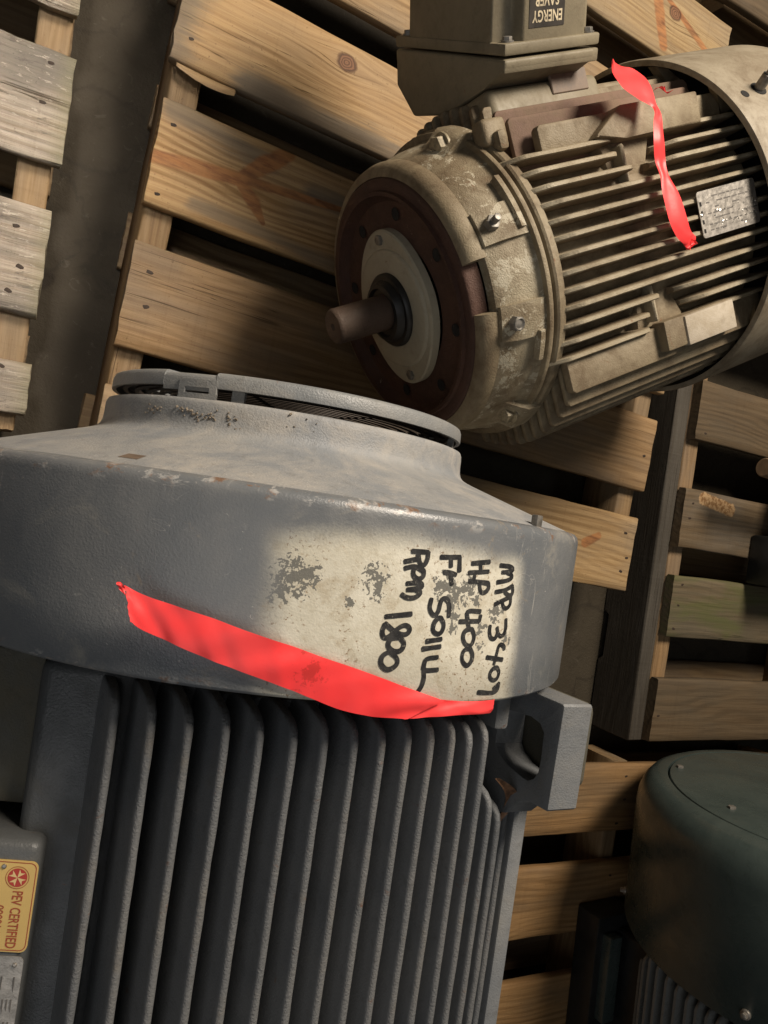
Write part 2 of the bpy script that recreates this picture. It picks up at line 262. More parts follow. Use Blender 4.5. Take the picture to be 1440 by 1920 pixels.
KH, KH2 = (0.20, 0.157, 0.095), (0.295, 0.243, 0.158)
M_bell = painted_iron('khaki_painted_end_bell', (0.245, 0.198, 0.125), (0.39, 0.34, 0.238), (0.11, 0.072, 0.036), 0.56, rust=0.6, rough=0.5, grain=0.9, chips=0.75, chip_col=(0.47, 0.425, 0.32))
M_khaki = painted_iron('khaki_painted_iron', KH, KH2, (0.105, 0.07, 0.037), 0.52, rust=0.9, rough=0.55, grain=0.7)
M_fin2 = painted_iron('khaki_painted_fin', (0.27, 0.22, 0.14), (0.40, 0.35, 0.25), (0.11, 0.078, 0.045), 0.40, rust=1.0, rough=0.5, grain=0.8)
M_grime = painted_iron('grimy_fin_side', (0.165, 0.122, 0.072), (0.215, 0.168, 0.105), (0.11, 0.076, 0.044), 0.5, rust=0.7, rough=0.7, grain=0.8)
M_box = painted_iron('khaki_painted_box', (0.195, 0.165, 0.108), (0.232, 0.198, 0.132), (0.14, 0.112, 0.07), 0.4, rust=0.25, rough=0.5, grain=0.25, fine_scale=500)
M_redfin = painted_iron('reddish_dusty_fin', (0.135, 0.078, 0.052), (0.175, 0.105, 0.070), (0.16, 0.12, 0.08), 0.5, rust=0.6, rough=0.7)
M_cover2 = painted_iron('pale_khaki_fan_cover', (0.25, 0.21, 0.148), (0.33, 0.285, 0.21), (0.15, 0.112, 0.068), 0.55, rust=0.4, rough=0.5, grain=0.4)
M_pad = painted_iron('bare_cream_pad', (0.40, 0.35, 0.275), (0.48, 0.425, 0.345), (0.28, 0.225, 0.15), 0.45, rust=0.4, rough=0.6)
M_rust = painted_iron('red_brown_rust', (0.060, 0.027, 0.018), (0.088, 0.040, 0.024), (0.045, 0.026, 0.018), 0.4, rust=0.0, rough=0.62, grain=0.9, chips=0.05, chip_col=(0.3, 0.25, 0.2))
M_shaft = painted_iron('rusty_shaft', (0.105, 0.068, 0.048), (0.135, 0.092, 0.066), (0.065, 0.04, 0.027), 0.45, rust=0.4, rough=0.5, grain=0.9, chips=0.15, chip_col=(0.26, 0.21, 0.165))
M_cap = painted_iron('cream_bearing_cap', (0.36, 0.32, 0.235), (0.42, 0.38, 0.285), (0.28, 0.235, 0.15), 0.3, rust=0.25, rough=0.5, grain=0.3)
M_green = painted_iron('dark_green_paint', (0.036, 0.050, 0.047), (0.050, 0.066, 0.060), (0.06, 0.062, 0.046), 0.2, rust=0.05, rough=0.20, grain=0.12, spec=0.6)
M_green2 = painted_iron('grey_green_fin_paint', (0.15, 0.155, 0.148), (0.175, 0.178, 0.168), (0.13, 0.12, 0.098), 0.2, rust=0.1, rough=0.22, grain=0.3)

def simple(name, col, rough=0.5, metal=0.0, bump=0.0, scale=60, var=0.25):
    m = Mat(name); p = m.coord('Object'); n = m.noise(p, scale, 4, 0.65)
    c = m.mix(m.step(n, 0.3, 0.7), tuple(x * (1 - var) for x in col), tuple(min(1, x * (1 + var)) for x in col))
    return m.out(c, m.ma('MULTIPLY_ADD', n, 0.25, rough - 0.1), metal, m.bump(n, bump, 0.001) if bump else None)
M_black = simple('black_rubber', (0.014, 0.013, 0.012), 0.45, 0, 0.2)
M_dark = simple('dark_opening', (0.012, 0.011, 0.010), 0.9)
M_guard = simple('rusty_dark_wire', (0.055, 0.042, 0.032), 0.55, 0.3, 0.3)
M_blackpaint = simple('black_paint', (0.012, 0.013, 0.013), 0.4, 0, 0.2)
M_steel = simple('dull_steel', (0.34, 0.31, 0.27), 0.38, 0.8, 0.3, 200)
M_kbolt = simple('painted_bolt', (0.27, 0.225, 0.145), 0.5, 0.1, 0.5, 120, 0.45)
M_bolt = simple('grey_bolt', (0.22, 0.205, 0.18), 0.45, 0.5, 0.4, 150)
M_nail = simple('rusty_nail', (0.035, 0.022, 0.014), 0.7, 0.3, 0.3, 200)
M_plate = simple('stamped_aluminium', (0.36, 0.335, 0.30), 0.40, 0.65, 0.5, 150)
M_tan = simple('tan_end_cap', (0.18, 0.12, 0.07), 0.6, 0, 0.3)
def ink():
    m = Mat('black_marker_ink'); p = m.coord('Object')
    n = m.noise(p, 120, 4, 0.65); f = m.noise(p, 420, 4, 0.75)
    c = m.mix(m.step(n, 0.35, 0.7), (0.014, 0.014, 0.015), (0.045, 0.044, 0.042))
    c = m.mix(m.ma('MULTIPLY', m.step(f, 0.60, 0.66), 0.75), c, (0.24, 0.225, 0.185))
    return m.out(c, 0.45, 0, m.bump(f, 0.3, 0.0008))
M_ink = ink()
M_gold = simple('gold_plate', (0.60, 0.40, 0.125), 0.34, 0.35, 0.05, 15, 0.1)
M_red = simple('red_print', (0.40, 0.035, 0.02), 0.45, 0, 0, 40, 0.08)
M_redtext = simple('brown_red_print', (0.33, 0.055, 0.015), 0.45, 0, 0, 40, 0.08)
M_gold2 = simple('pale_gold_print', (0.70, 0.50, 0.22), 0.4, 0.2, 0, 40, 0.06)
M_sticker = simple('dark_sticker', (0.030, 0.024, 0.018), 0.5, 0, 0.1)
M_stext = simple('worn_cream_print', (0.52, 0.44, 0.30), 0.6, 0, 0, 90, 0.3)
M_tag = simple('brown_tag', (0.14, 0.10, 0.07), 0.6, 0, 0.3)
M_leaf = simple('dry_brown_leaf', (0.22, 0.115, 0.06), 0.5, 0, 0.5, 120, 0.5)
M_print = simple('faded_grey_print', (0.12, 0.11, 0.10), 0.5, 0.2)
M_glint = simple('bright_stamping', (0.85, 0.82, 0.76), 0.18, 0.9)

def tape_mat():
    m = Mat('fluorescent_red_tape'); p = m.coord('Object'); n = m.noise(p, 26, 3, 0.5); s = m.noise(p, 130, 4, 0.7)
    c = m.mix(m.step(n, 0.3, 0.7), (1.0, 0.055, 0.058), (1.0, 0.072, 0.074))
    c = m.mix(m.ma('MULTIPLY', m.step(s, 0.70, 0.76), 0.35), c, (0.40, 0.02, 0.015))
    n_ = m.node('ShaderNodeVectorMath', operation='DISTANCE'); m.put(n_.inputs[0], m.vm('MULTIPLY', p, (1, .6, 1))); n_.inputs[1].default_value = (-0.0765, -0.0672, 0.637)
    sm = m.ma('SUBTRACT', 1.0, m.ma('DIVIDE', n_.outputs['Value'], 0.017))
    c = m.mix(m.ma('MULTIPLY', m.step(m.ma('ADD', m.noise(p, 150, 4, 0.7), m.ma('MULTIPLY', m.ma('MAXIMUM', sm, 0.0), 0.25)), 0.62, 0.72), m.ma('MULTIPLY', m.step(sm, 0.0, 0.4), 0.5)), c, (0.36, 0.025, 0.016))
    m.out(c, 0.42, 0, m.bump(m.noise(p, 45, 3, 0.5), 0.15, 0.003), 0.4)
    tr = m.node('ShaderNodeBsdfTranslucent'); m.put(tr.inputs[0], (1.0, 0.10, 0.10)); mx = m.node('ShaderNodeMixShader'); mx.inputs[0].default_value = 0.10
    o = m.nt.nodes['Material Output']; m.nt.links.new(m.b.outputs[0], mx.inputs[1]); m.nt.links.new(tr.outputs[0], mx.inputs[2]); m.nt.links.new(mx.outputs[0], o.inputs[0])
    return m.m
M_tape = tape_mat()

# ---------------------------------------------------------------- mesh helpers
class B:
    def __init__(s): s.bm = bmesh.new()
    def box(s, x0, x1, y0, y1, z0, z1, bev=0.0, seg=2, M=None):
        r = bmesh.ops.create_cube(s.bm, size=1.0); vs = r['verts']
        for v in vs: v.co = Vector((x0 + (v.co.x + .5) * (x1 - x0), y0 + (v.co.y + .5) * (y1 - y0), z0 + (v.co.z + .5) * (z1 - z0)))
        if bev:
            es = list({e for v in vs for e in v.link_edges})
            r = bmesh.ops.bevel(s.bm, geom=es, offset=bev, segments=seg, profile=0.5, affect='EDGES')
            vs = list({v for f in r['faces'] for v in f.verts} | {v for v in vs if v.is_valid})
        if M is not None:
            for v in vs: v.co = M @ v.co
        return s
    def prism(s, poly, mapper, lo, hi, bev=0.0, seg=2):
        """poly [(a,b)], mapper(a,b,h)->Vector"""
        bm = s.bm
        a = [bm.verts.new(mapper(p[0], p[1], lo)) for p in poly]; b = [bm.verts.new(mapper(p[0], p[1], hi)) for p in poly]
        n = len(poly); fs = [bm.faces.new(a[::-1]), bm.faces.new(b)]
        for i in range(n): fs.append(bm.faces.new((a[i], a[(i + 1) % n], b[(i + 1) % n], b[i])))
        if bev:
            es = list({e for f in fs for e in f.edges})
            bmesh.ops.bevel(bm, geom=es, offset=bev, segments=seg, profile=0.5, affect='EDGES')
        return s
    def lathe(s, prof, mapper, seg=96, a0=-180.0, a1=180.0, closed_prof=False, jit=None):
        """prof [(r, along)], mapper(theta, r, along)"""
        bm = s.bm; full = abs(a1 - a0) >= 359.9; n = seg if full else seg + 1
        rows = []
        for i in range(n):
            th = math.radians(a0 + (a1 - a0) * i / seg); rows.append([bm.verts.new(mapper(th, r, y)) for r, y in prof])
        m = len(prof)
        for i in range(seg):
            A = rows[i]; Bq = rows[(i + 1) % n]
            for j in range(m if closed_prof else m - 1):
                k = (j + 1) % m
                bm.faces.new((A[j], A[k], Bq[k], Bq[j]))
        if closed_prof and not full:
            bm.faces.new(rows[0]); bm.faces.new(rows[-1][::-1])
        return s
    def tube(s, path, rad, seg=8, caps=True):
        bm = s.bm; path = [Vector(p) for p in path]; rows = []; up = Vector((0.31, 0.2, 0.93))
        for i, p in enumerate(path):
            t = (path[min(i + 1, len(path) - 1)] - path[max(i - 1, 0)]).normalized(); x = t.cross(up).normalized(); y = t.cross(x)
            r = rad[i] if isinstance(rad, (list, tuple)) else rad
            rows.append([bm.verts.new(p + r * (math.cos(k * 2 * PI / seg) * x + math.sin(k * 2 * PI / seg) * y)) for k in range(seg)])
        for A, Bq in zip(rows, rows[1:]):
            for k in range(seg): bm.faces.new((A[k], A[(k + 1) % seg], Bq[(k + 1) % seg], Bq[k]))
        if caps: bm.faces.new(rows[0][::-1]); bm.faces.new(rows[-1])
        return s
    def cyl(s, c, d, r, h, seg=24, bev=0.0):
        c = Vector(c); d = Vector(d).normalized(); x = d.orthogonal().normalized(); y = d.cross(x); bm = s.bm
        pr = [(r, 0), (r, h)] if not bev else [(r, 0), (r, h - bev), (r - bev * .3, h - bev * .3), (r - bev, h)]
        rows = [[bm.verts.new(c + d * hh + rr * (math.cos(k * 2 * PI / seg) * x + math.sin(k * 2 * PI / seg) * y)) for k in range(seg)] for rr, hh in pr]
        for A, Bq in zip(rows, rows[1:]):
            for k in range(seg): bm.faces.new((A[k], A[(k + 1) % seg], Bq[(k + 1) % seg], Bq[k]))
        bm.faces.new(rows[0][::-1]); bm.faces.new(rows[-1]); return s
    def sheet(s, rows):
        bm = s.bm; V = [[bm.verts.new(p) for p in r] for r in rows]
        for A, Bq in zip(V, V[1:]):
            for k in range(len(A) - 1): bm.faces.new((A[k], A[k + 1], Bq[k + 1], Bq[k]))
        return s
    def obj(s, name, mat, parent=None, smooth=40.0, recalc=True):
        if recalc: bmesh.ops.recalc_face_normals(s.bm, faces=s.bm.faces)
        me = bpy.data.meshes.new(name); s.bm.to_mesh(me); s.bm.free(); me.materials.append(mat)
        if smooth:
            me.polygons.foreach_set('use_smooth', [True] * len(me.polygons)); me.set_sharp_from_angle(angle=math.radians(smooth))
        o = bpy.data.objects.new(name, me); COL.objects.link(o)
        if parent is not None: o.parent = parent
        return o
def tag(o, label, cat, group=None, kind=None):
    o['label'] = label; o['category'] = cat
    if group: o['group'] = group
    if kind: o['kind'] = kind
    return o
def thing(name, label, cat, loc, rotz=0.0, group=None):
    o = bpy.data.objects.new(name, None); COL.objects.link(o); o.location = loc; o.rotation_euler = (0, 0, rotz); o.empty_display_size = 0.1
    return tag(o, label, cat, group)
def text_mesh(body, mapper, x0, x1, h, condense_to=None, bold=0.0):
    """flat lettering: Blender's own font outline, fitted into x0..x1, height h, laid with mapper(x, y)"""
    cu = bpy.data.curves.new('t', 'FONT'); cu.body = body; cu.size = 1.0; cu.offset = bold; cu.resolution_u = 3
    to = bpy.data.objects.new('t', cu); COL.objects.link(to); bpy.context.view_layer.update()
    me = bpy.data.meshes.new_from_object(to.evaluated_get(bpy.context.evaluated_depsgraph_get()))
    bpy.data.objects.remove(to); bpy.data.curves.remove(cu)
    b = B(); b.bm.from_mesh(me); bpy.data.meshes.remove(me)
    xs = [v.co.x for v in b.bm.verts]; ys = [v.co.y for v in b.bm.verts]; mx, Mx, my, My = min(xs), max(xs), min(ys), max(ys)
    for v in b.bm.verts: v.co = mapper(x0 + (v.co.x - mx) / (Mx - mx) * (x1 - x0), (v.co.y - my) / (My - my) * h)
    return b
def stroke_mesh(strokes, width, mapper, lift):
    """marker strokes as ribbons with round ends: strokes in mm on a surface, mapper(x, y, lift)"""
    b = B()
    for si, st in enumerate(strokes):
        P = [Vector((x, y)) for x, y in st]
        for _ in range(2):
            if len(P) > 2:
                Q = [P[0]]
                for p, q in zip(P, P[1:]): Q += [p * .75 + q * .25, p * .25 + q * .75]
                P = Q + [P[-1]]
        D = [P[0]]
        for p, q in zip(P, P[1:]):
            k = max(1, int((q - p).length / 1.6))
            D += [p.lerp(q, (i + 1) / k) for i in range(k)]
        L = lift + 0.000005 * si; rows = []
        n = len(D)
        for i, p in enumerate(D):
            t = (D[min(i + 1, n - 1)] - D[max(i - 1, 0)])
            t = t.normalized() if t.length > 1e-6 else Vector((1, 0)); nn = Vector((-t.y, t.x))
            w = width * .5 * (0.92 + 0.16 * mnoise.noise(Vector((p.x * .11 + si * 7, p.y * .11, 0))))
            rows.append((p, t, nn, w))
        line = []
        p, t, nn, w = rows[0]
        for a in (62, 40, 20): line.append((p - t * w * .6 * math.sin(math.radians(a)), nn * w * math.cos(math.radians(a))))
        for p, t, nn, w in rows: line.append((p, nn * w))
        p, t, nn, w = rows[-1]
        for a in (20, 40, 62): line.append((p + t * w * .6 * math.sin(math.radians(a)), nn * w * math.cos(math.radians(a))))
        b.sheet([[mapper(*(c + o), L), mapper(*c, L), mapper(*(c - o), L)] for c, o in line])
    return b

# ---------------------------------------------------------------- floor
fb = B()
n = 48
fb.sheet([[Vector((-3.0 + 8.5 * i / n, -3.2 + 8.0 * j / n, 0.0)) for i in range(n + 1)] for j in range(n + 1)])
fl = fb.obj('floor', M_floor, None, None); fl['kind'] = 'structure'

# ---------------------------------------------------------------- pallets
def board_mesh(L, Wd, T, rough=0.0022, seed=0, bev=0.0025, ragged=0.003, notch=None, bow=0.0):
    """a sawn board: length along x; worn, slightly wavy edges and uneven ends"""
    b = B(); nx = max(8, int(L / 0.035)); prof = []
    hw, ht = Wd / 2, T / 2
    for sy in (-1, 1):
        for sz in (-1, 1): prof += [(sy * hw, sz * (ht - bev)), (sy * (hw - bev), sz * ht)]
    for k in range(1, 8):
        for sz in (-1, 1): prof.append((-hw + bev + (Wd - 2 * bev) * k / 8, sz * ht))
    prof = sorted(prof, key=lambda q: math.atan2(q[1] / ht, q[0] / hw))
    V = []
    for i in range(nx + 1):
        x = -L / 2 + L * i / nx; row = []
        for (y, z) in prof:
            e = mnoise.noise(Vector((x * 9 + seed * 3.7, y * 25, z * 40 + seed))) * rough
            e2 = mnoise.noise(Vector((x * 30 + seed * 1.3, y * 60 + 5, seed))) * rough * 0.6
            xx = x
            if i in (0, nx): xx += (.45 * mnoise.noise(Vector((seed * 5.1 + i, y * 40, z * 50))) + .9 * mnoise.noise(Vector((seed * 2.1 + i, y * 260, z * 90)))) * ragged
            sgn = (1 if y > 0 else -1) * (1 if abs(y) > hw - bev * 1.5 else 0)
            zz = z + bow * (1 - (2 * x / L) ** 2) * 0.5 + (mnoise.noise(Vector((x * 6, y * 20 + seed, 3))) + .6 * mnoise.noise(Vector((x * 4, y * 70 + seed, 7)))) * rough * 0.35
            row.append(Vector((xx, y + sgn * (e + e2), zz)))
        V.append([b.bm.verts.new(p) for p in row])
    m = len(prof)
    for A, C in zip(V, V[1:]):
        for k in range(m): b.bm.faces.new((A[k], A[(k + 1) % m], C[(k + 1) % m], C[k]))
    b.bm.faces.new(V[0][::-1]); b.bm.faces.new(V[-1]); return b
seedc = [0]
def board(name, parent, x0, x1, y0, y1, zt, T, mat, nails=(), along='x', rough=0.0015, rot=0.0, ragged=0.003, bow=0.0, label=None):
    seedc[0] += 1
    L, Wd = (x1 - x0, y1 - y0) if along == 'x' else (y1 - y0, x1 - x0)
    o = board_mesh(L, Wd, T, rough, seedc[0], min(0.0025, T * .2), ragged, None, bow).obj(name, mat, parent, 50)
    o.location = ((x0 + x1) / 2, (y0 + y1) / 2, zt - T / 2); o.rotation_euler = (0, 0, (PI / 2 if along == 'y' else 0) + rot)
    if label: o['label'] = label
    if nails:
        b = B()
        for (nx, ny) in nails:   # local to the board: a sunk rusty head in a small torn hole
            a = R.uniform(0, PI)
            b.lathe([(0.0, T / 2 + 0.0004), (0.0019, T / 2 + 0.0005), (0.0025 + R.uniform(0, .0008), T / 2 + 0.0001)], lambda th, r, z, nx=nx, ny=ny, a=a: Vector((nx + r * math.cos(th) * (1.5 + .3 * math.sin(3 * th + a)), ny + r * math.sin(th) * (1 + .25 * math.sin(2 * th + a)), z)), 10)
        h = b.obj('nail_heads', M_nail, o, 40); h['kind'] = 'stuff'
    return o
TOP = 0.14
def pallet(label, loc, rot, x0, x1, ys, mats, group='wooden pallets', stringers=None, smat=None, lowmat=None, y_ext=None, rough=0.0015, T=0.019, rots=None, nail_x=0.022, ragged=0.003, strw=0.042, low=None):
    p = thing('wooden_pallet', label, 'pallet', loc, rot, group)
    ylo, yhi = y_ext or (min(y[0] for y in ys), max(y[1] for y in ys))
    for i, (y0, y1) in enumerate(ys):
        w = y1 - y0; L = x1 - x0; nn = []
        for sx in (-L / 2 + nail_x, 0.0, L / 2 - nail_x):
            for fy in (-0.32, -0.02, 0.30):
                if R.random() < 0.66: nn.append((sx + R.uniform(-.010, .010), w * (fy + R.uniform(-.08, .08))))
        board('deck_board', p, x0 + R.uniform(-.003, .003), x1 + R.uniform(-.004, .004), y0, y1, TOP + R.uniform(-.0008, .0008), T, mats[i], nn, rough=rough, rot=(rots[i] if rots else 0.0), ragged=ragged)
    for (sx0, sx1) in (stringers or ((x0 + .006, x0 + .006 + strw), ((x0 + x1) / 2 - .02, (x0 + x1) / 2 + .02), (x1 - .006 - strw, x1 - .006))):
        board('stringer', p, sx0, sx1, ylo, yhi, TOP - T - .0012, 0.10, smat or wood_str, along='y', rough=0.002)
    for (y0, y1) in (low or [(ylo + .02, ylo + .15), ((ylo + yhi) / 2 - .2, (ylo + yhi) / 2 - .06), ((ylo + yhi) / 2 + .08, (ylo + yhi) / 2 + .22), (yhi - .15, yhi - .02)]):
        board('bottom_board', p, x0 + R.uniform(-.012, .004), x1, y0, y1, 0.0195, 0.0175, lowmat or wood_low, rough=rough)
    return p
mid = pallet('large pine pallet under the khaki motor, with an orange branch figure on one board', (0, 0, 0), 0, 0.138, 1.166,
    [(-0.019, 0.128), (0.182, 0.328), (0.381, 0.528), (0.583, 0.724), (0.777, 0.920), (1.000, 1.143)],
    [wood_spot, wood_brown, wood_flame, wood_knot, wood_plain, wood_figured], low=[(0.0, .12), (.315, .40), (.535, .60), (.73, .80), (.985, 1.11)])
# a split of wood still hanging on the board edge
b = B(); b.sheet([[Vector((0.146 + .085 * t, 0.583 - .010 - .012 * math.sin(t * 2.6) * (1 - .4 * t) + .003, 0.137 + .002 * math.sin(5 * t))), Vector((0.146 + .085 * t, 0.583 - .004 - .004 * math.sin(t * 2.6), 0.1385)), Vector((0.146 + .085 * t, 0.5845, 0.132))] for t in [i / 10 for i in range(11)]])
b.obj('splinter', wood_plain, mid, 60)
pallet('grey weathered pallet at the left edge, brightly lit rough boards', (0.0365, 0.28, 0), 0.058, -1.02, 0.0,
    [(-0.22, -0.153), (-0.092, 0.049), (0.107, 0.247), (0.304, 0.44), (0.50, 0.64)], [wood_grey] * 5, smat=wood_str, rough=0.004, nail_x=0.034, ragged=0.0035, T=0.02, y_ext=(-0.24, 0.66), strw=0.040,
    low=[(-.2, -.1), (0.10, .2), (.27, .36), (.44, .6)])
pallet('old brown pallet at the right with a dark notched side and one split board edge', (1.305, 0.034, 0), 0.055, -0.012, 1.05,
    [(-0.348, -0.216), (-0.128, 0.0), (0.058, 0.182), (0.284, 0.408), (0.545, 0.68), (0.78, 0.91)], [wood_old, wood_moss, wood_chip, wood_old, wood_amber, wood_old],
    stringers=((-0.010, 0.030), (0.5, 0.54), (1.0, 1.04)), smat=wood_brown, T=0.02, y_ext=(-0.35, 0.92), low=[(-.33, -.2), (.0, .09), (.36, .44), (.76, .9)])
rp = bpy.data.objects['wooden_pallet.002']
# its dark outer stringer: a notched side member doubled onto the pallet
def mp(a, bq, h): return Vector((h, a, bq))
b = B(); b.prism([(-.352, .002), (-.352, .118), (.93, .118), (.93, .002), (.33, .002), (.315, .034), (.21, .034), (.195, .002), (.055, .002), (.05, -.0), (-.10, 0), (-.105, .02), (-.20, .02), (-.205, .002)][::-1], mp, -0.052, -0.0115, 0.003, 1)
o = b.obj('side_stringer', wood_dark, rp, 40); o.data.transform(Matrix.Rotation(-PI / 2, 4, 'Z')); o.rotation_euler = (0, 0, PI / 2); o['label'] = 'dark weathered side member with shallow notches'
pallet('pallet beneath the dark green motor at the lower right', (0, 0, 0), 0.035, 0.70, 1.80,
    [(-1.52, -1.39), (-1.32, -1.19), (-1.125, -0.985), (-0.96, -0.822), (-0.738, -0.603), (-0.541, -0.405)], [wood_amber] * 6,
    y_ext=(-1.52, -0.405))
pallet('pallet hidden beneath the grey motor in the foreground', (-0.02, -0.03, 0), 0.02, -0.36, 0.68,
    [(-1.25, -1.11), (-1.05, -0.91), (-.86, -.72), (-.67, -.53), (-.48, -.34), (-.29, -.15), (-.09, .03)], [wood_brown] * 7, y_ext=(-1.25, 0.02))
pallet('dull brown pallet beyond the far end of the pine pallet, in the upper right corner', (1.12, 1.0, 0), 0.06, 0.0, 1.05,
    [(0.19, 0.33), (0.39, 0.53), (0.59, 0.73)], [wood_old, wood_low, wood_old], y_ext=(0.19, 0.75))

# ---------------------------------------------------------------- motor in the foreground (x across, y along its shaft, z up; axis at D1)
D1 = 0.3303
LOC1, ROT1 = (0.2908, 0.0160, TOP), 0.055
m1 = thing('electric_motor', 'large grey electric motor in the foreground with black hand lettering on its fan cover', 'motor', LOC1, ROT1, 'used electric motors')
def P1(th, r, s): return Vector((r * math.sin(th), s, D1 + r * math.cos(th)))
RD = 0.3103
b = B()
b.lathe([(0.303, -0.010), (0.3035, -0.1285), (0.3055, -0.131), (0.3085, -0.131), (0.3103, -0.1285), (0.3103, -0.090), (0.3103, -0.045), (0.3103, -0.0030), (0.3100, 0.0005), (0.3087, 0.0042), (0.3060, 0.0067), (0.3015, 0.0078), (0.2985, 0.0083)], P1, 160)
drum = b.obj('fan_cover', M_drum, m1, 60)
uvl = drum.data.uv_layers.new(name='UVMap')
for lp in drum.data.loops:
    v = drum.data.vertices[lp.vertex_index].co
    th = math.atan2(v.x, v.z - D1); uvl.data[lp.index].uv = (th * RD, v.y)
for pl in drum.data.polygons:   # keep the seam far side tidy
    us = [uvl.data[i].uv[0] for i in pl.loop_indices]
    if max(us) - min(us) > 1:
        for i in pl.loop_indices:
            if uvl.data[i].uv[0] < 0: uvl.data[i].uv[0] += 2 * PI * RD
b = B()
b.lathe([(0.2990, 0.0078), (0.296, 0.0092), (0.270, 0.0175), (0.240, 0.0272), (0.215, 0.0352), (0.201, 0.0398), (0.1940, 0.0424), (0.1895, 0.0448), (0.1865, 0.0480), (0.1850, 0.0520), (0.1844, 0.0575), (0.1842, 0.0650), (0.1838, 0.0695), (0.1825, 0.0725), (0.1805, 0.0732), (0.178, 0.0722), (0.1765, 0.069), (0.176, 0.050), (0.176, -0.03)], P1, 160)
cone = b.obj('cover_cone', M_cone, drum, 60)
# hand lettering
TEXT_STROKES = [[[69.2,-25.8],[82.8,-25.8],[86.7,-28.6],[78.3,-30.4],[72.3,-30.9]],[[78.5,-31.0],[84.3,-31.9],[86.1,-34.4],[79.9,-37.0],[68.2,-38.7]],[[67.9,-46.2],[78.9,-44.5],[87.6,-40.7]],[[87.6,-40.7],[89.8,-46.3],[85.6,-49.0],[78.9,-45.8]],[[69.3,-55.5],[76.7,-52.7],[87.8,-49.0]],[[87.6,-49.4],[88.5,-55.9],[83.0,-59.0],[78.6,-56.1],[78.3,-52.7]],[[85.6,-66.8],[87.5,-75.9],[83.2,-80.6],[78.3,-78.4],[76.0,-73.3]],[[77.4,-78.0],[75.4,-82.3],[70.0,-81.6],[67.6,-76.8],[67.5,-72.1]],[[88.7,-90.2],[88.6,-88.0],[81.6,-85.5],[80.1,-93.9],[78.7,-101.5]],[[68.8,-96.0],[88.7,-98.3]],[[83.3,-104.4],[87.0,-108.0],[85.6,-112.9],[80.8,-114.6],[75.5,-111.8],[75.4,-107.5],[79.1,-104.4],[83.3,-104.4]],[[88.4,-116.7],[88.2,-121.9],[82.4,-124.2],[64.4,-122.6]],[[88.4,-116.9],[82.3,-120.7]],[[38.8,-26.5],[56.6,-23.9]],[[36.9,-33.5],[57.1,-31.2]],[[47.1,-25.7],[49.0,-32.2]],[[42.4,-36.4],[43.8,-36.4]],[[38.6,-39.5],[48.8,-39.5],[58.7,-40.1]],[[58.7,-40.1],[60.0,-44.1],[55.8,-47.6],[51.1,-47.0],[49.2,-40.5]],[[54.5,-61.5],[40.1,-61.2],[42.1,-67.3],[44.8,-73.8]],[[54.8,-68.6],[34.9,-69.7]],[[55.3,-64.4],[54.8,-68.6]],[[48.5,-75.0],[52.2,-80.3],[50.4,-87.2],[44.7,-87.2],[40.1,-82.2],[40.9,-76.4],[45.6,-74.8],[48.5,-75.0]],[[49.7,-89.7],[53.4,-94.5],[51.9,-100.3],[47.8,-102.8],[42.1,-97.8],[42.4,-91.4],[46.2,-89.3],[49.7,-89.7]],[[9.6,-24.5],[26.8,-22.9]],[[26.3,-22.9],[27.7,-33.0]],[[18.4,-24.5],[19.5,-30.4]],[[14.4,-35.0],[20.8,-34.7],[25.1,-36.0]],[[20.7,-36.8],[22.6,-43.1]],[[6.7,-54.7],[5.8,-61.9],[10.8,-67.2],[14.3,-63.8],[14.7,-56.9],[16.4,-53.6],[20.5,-53.7],[23.4,-58.4],[24.0,-66.5]],[[17.3,-67.8],[21.1,-72.3],[20.1,-77.8],[16.5,-80.0],[11.4,-77.5],[11.8,-71.3],[14.9,-67.9],[17.3,-67.8]],[[7.8,-85.1],[20.4,-83.0]],[[5.4,-90.7],[20.4,-88.4]],[[19.5,-96.2],[9.2,-97.4],[8.5,-101.6],[8.3,-106.4],[21.1,-105.2]],[[8.9,-106.4],[10.2,-111.2],[9.1,-117.6],[7.0,-120.6]],[[-14.5,-22.8],[-1.7,-22.1]],[[-1.7,-22.1],[-1.3,-27.6],[-3.7,-32.4],[-7.5,-30.6],[-9.8,-23.3]],[[-8.9,-27.6],[-19.2,-30.6]],[[-18.3,-35.2],[-10.9,-32.6],[-3.1,-35.7]],[[-3.1,-35.7],[-2.5,-39.5],[-6.6,-42.3],[-11.3,-39.6],[-11.4,-34.9]],[[-15.1,-45.6],[-4.5,-43.8],[-2.2,-46.6],[-7.2,-49.0],[-14.1,-49.8]],[[-7.0,-49.4],[-2.6,-50.6],[-6.3,-54.9],[-13.3,-55.8],[-17.9,-53.5]],[[-27.6,-69.8],[-8.1,-66.5]],[[-27.3,-74.6],[-18.0,-80.6],[-9.4,-81.7],[-6.8,-77.0],[-11.1,-74.1],[-16.8,-76.8],[-22.3,-83.4],[-26.5,-85.1],[-28.9,-80.8],[-27.3,-75.1]],[[-14.0,-83.7],[-10.0,-87.4],[-11.6,-92.8],[-17.5,-93.9],[-23.1,-90.5],[-22.2,-85.1],[-17.5,-83.7],[-14.0,-83.7]],[[-20.1,-94.3],[-13.5,-98.4],[-13.6,-103.2],[-20.5,-107.4],[-26.5,-103.1],[-26.3,-97.0],[-21.4,-94.1],[-20.1,-94.3]]]
ink = stroke_mesh(TEXT_STROKES, 4.0, lambda x, y, l: P1(x / 1000 / RD, RD + l, y / 1000), 0.00025).obj('marker_lettering', M_ink, drum, None, recalc=False)
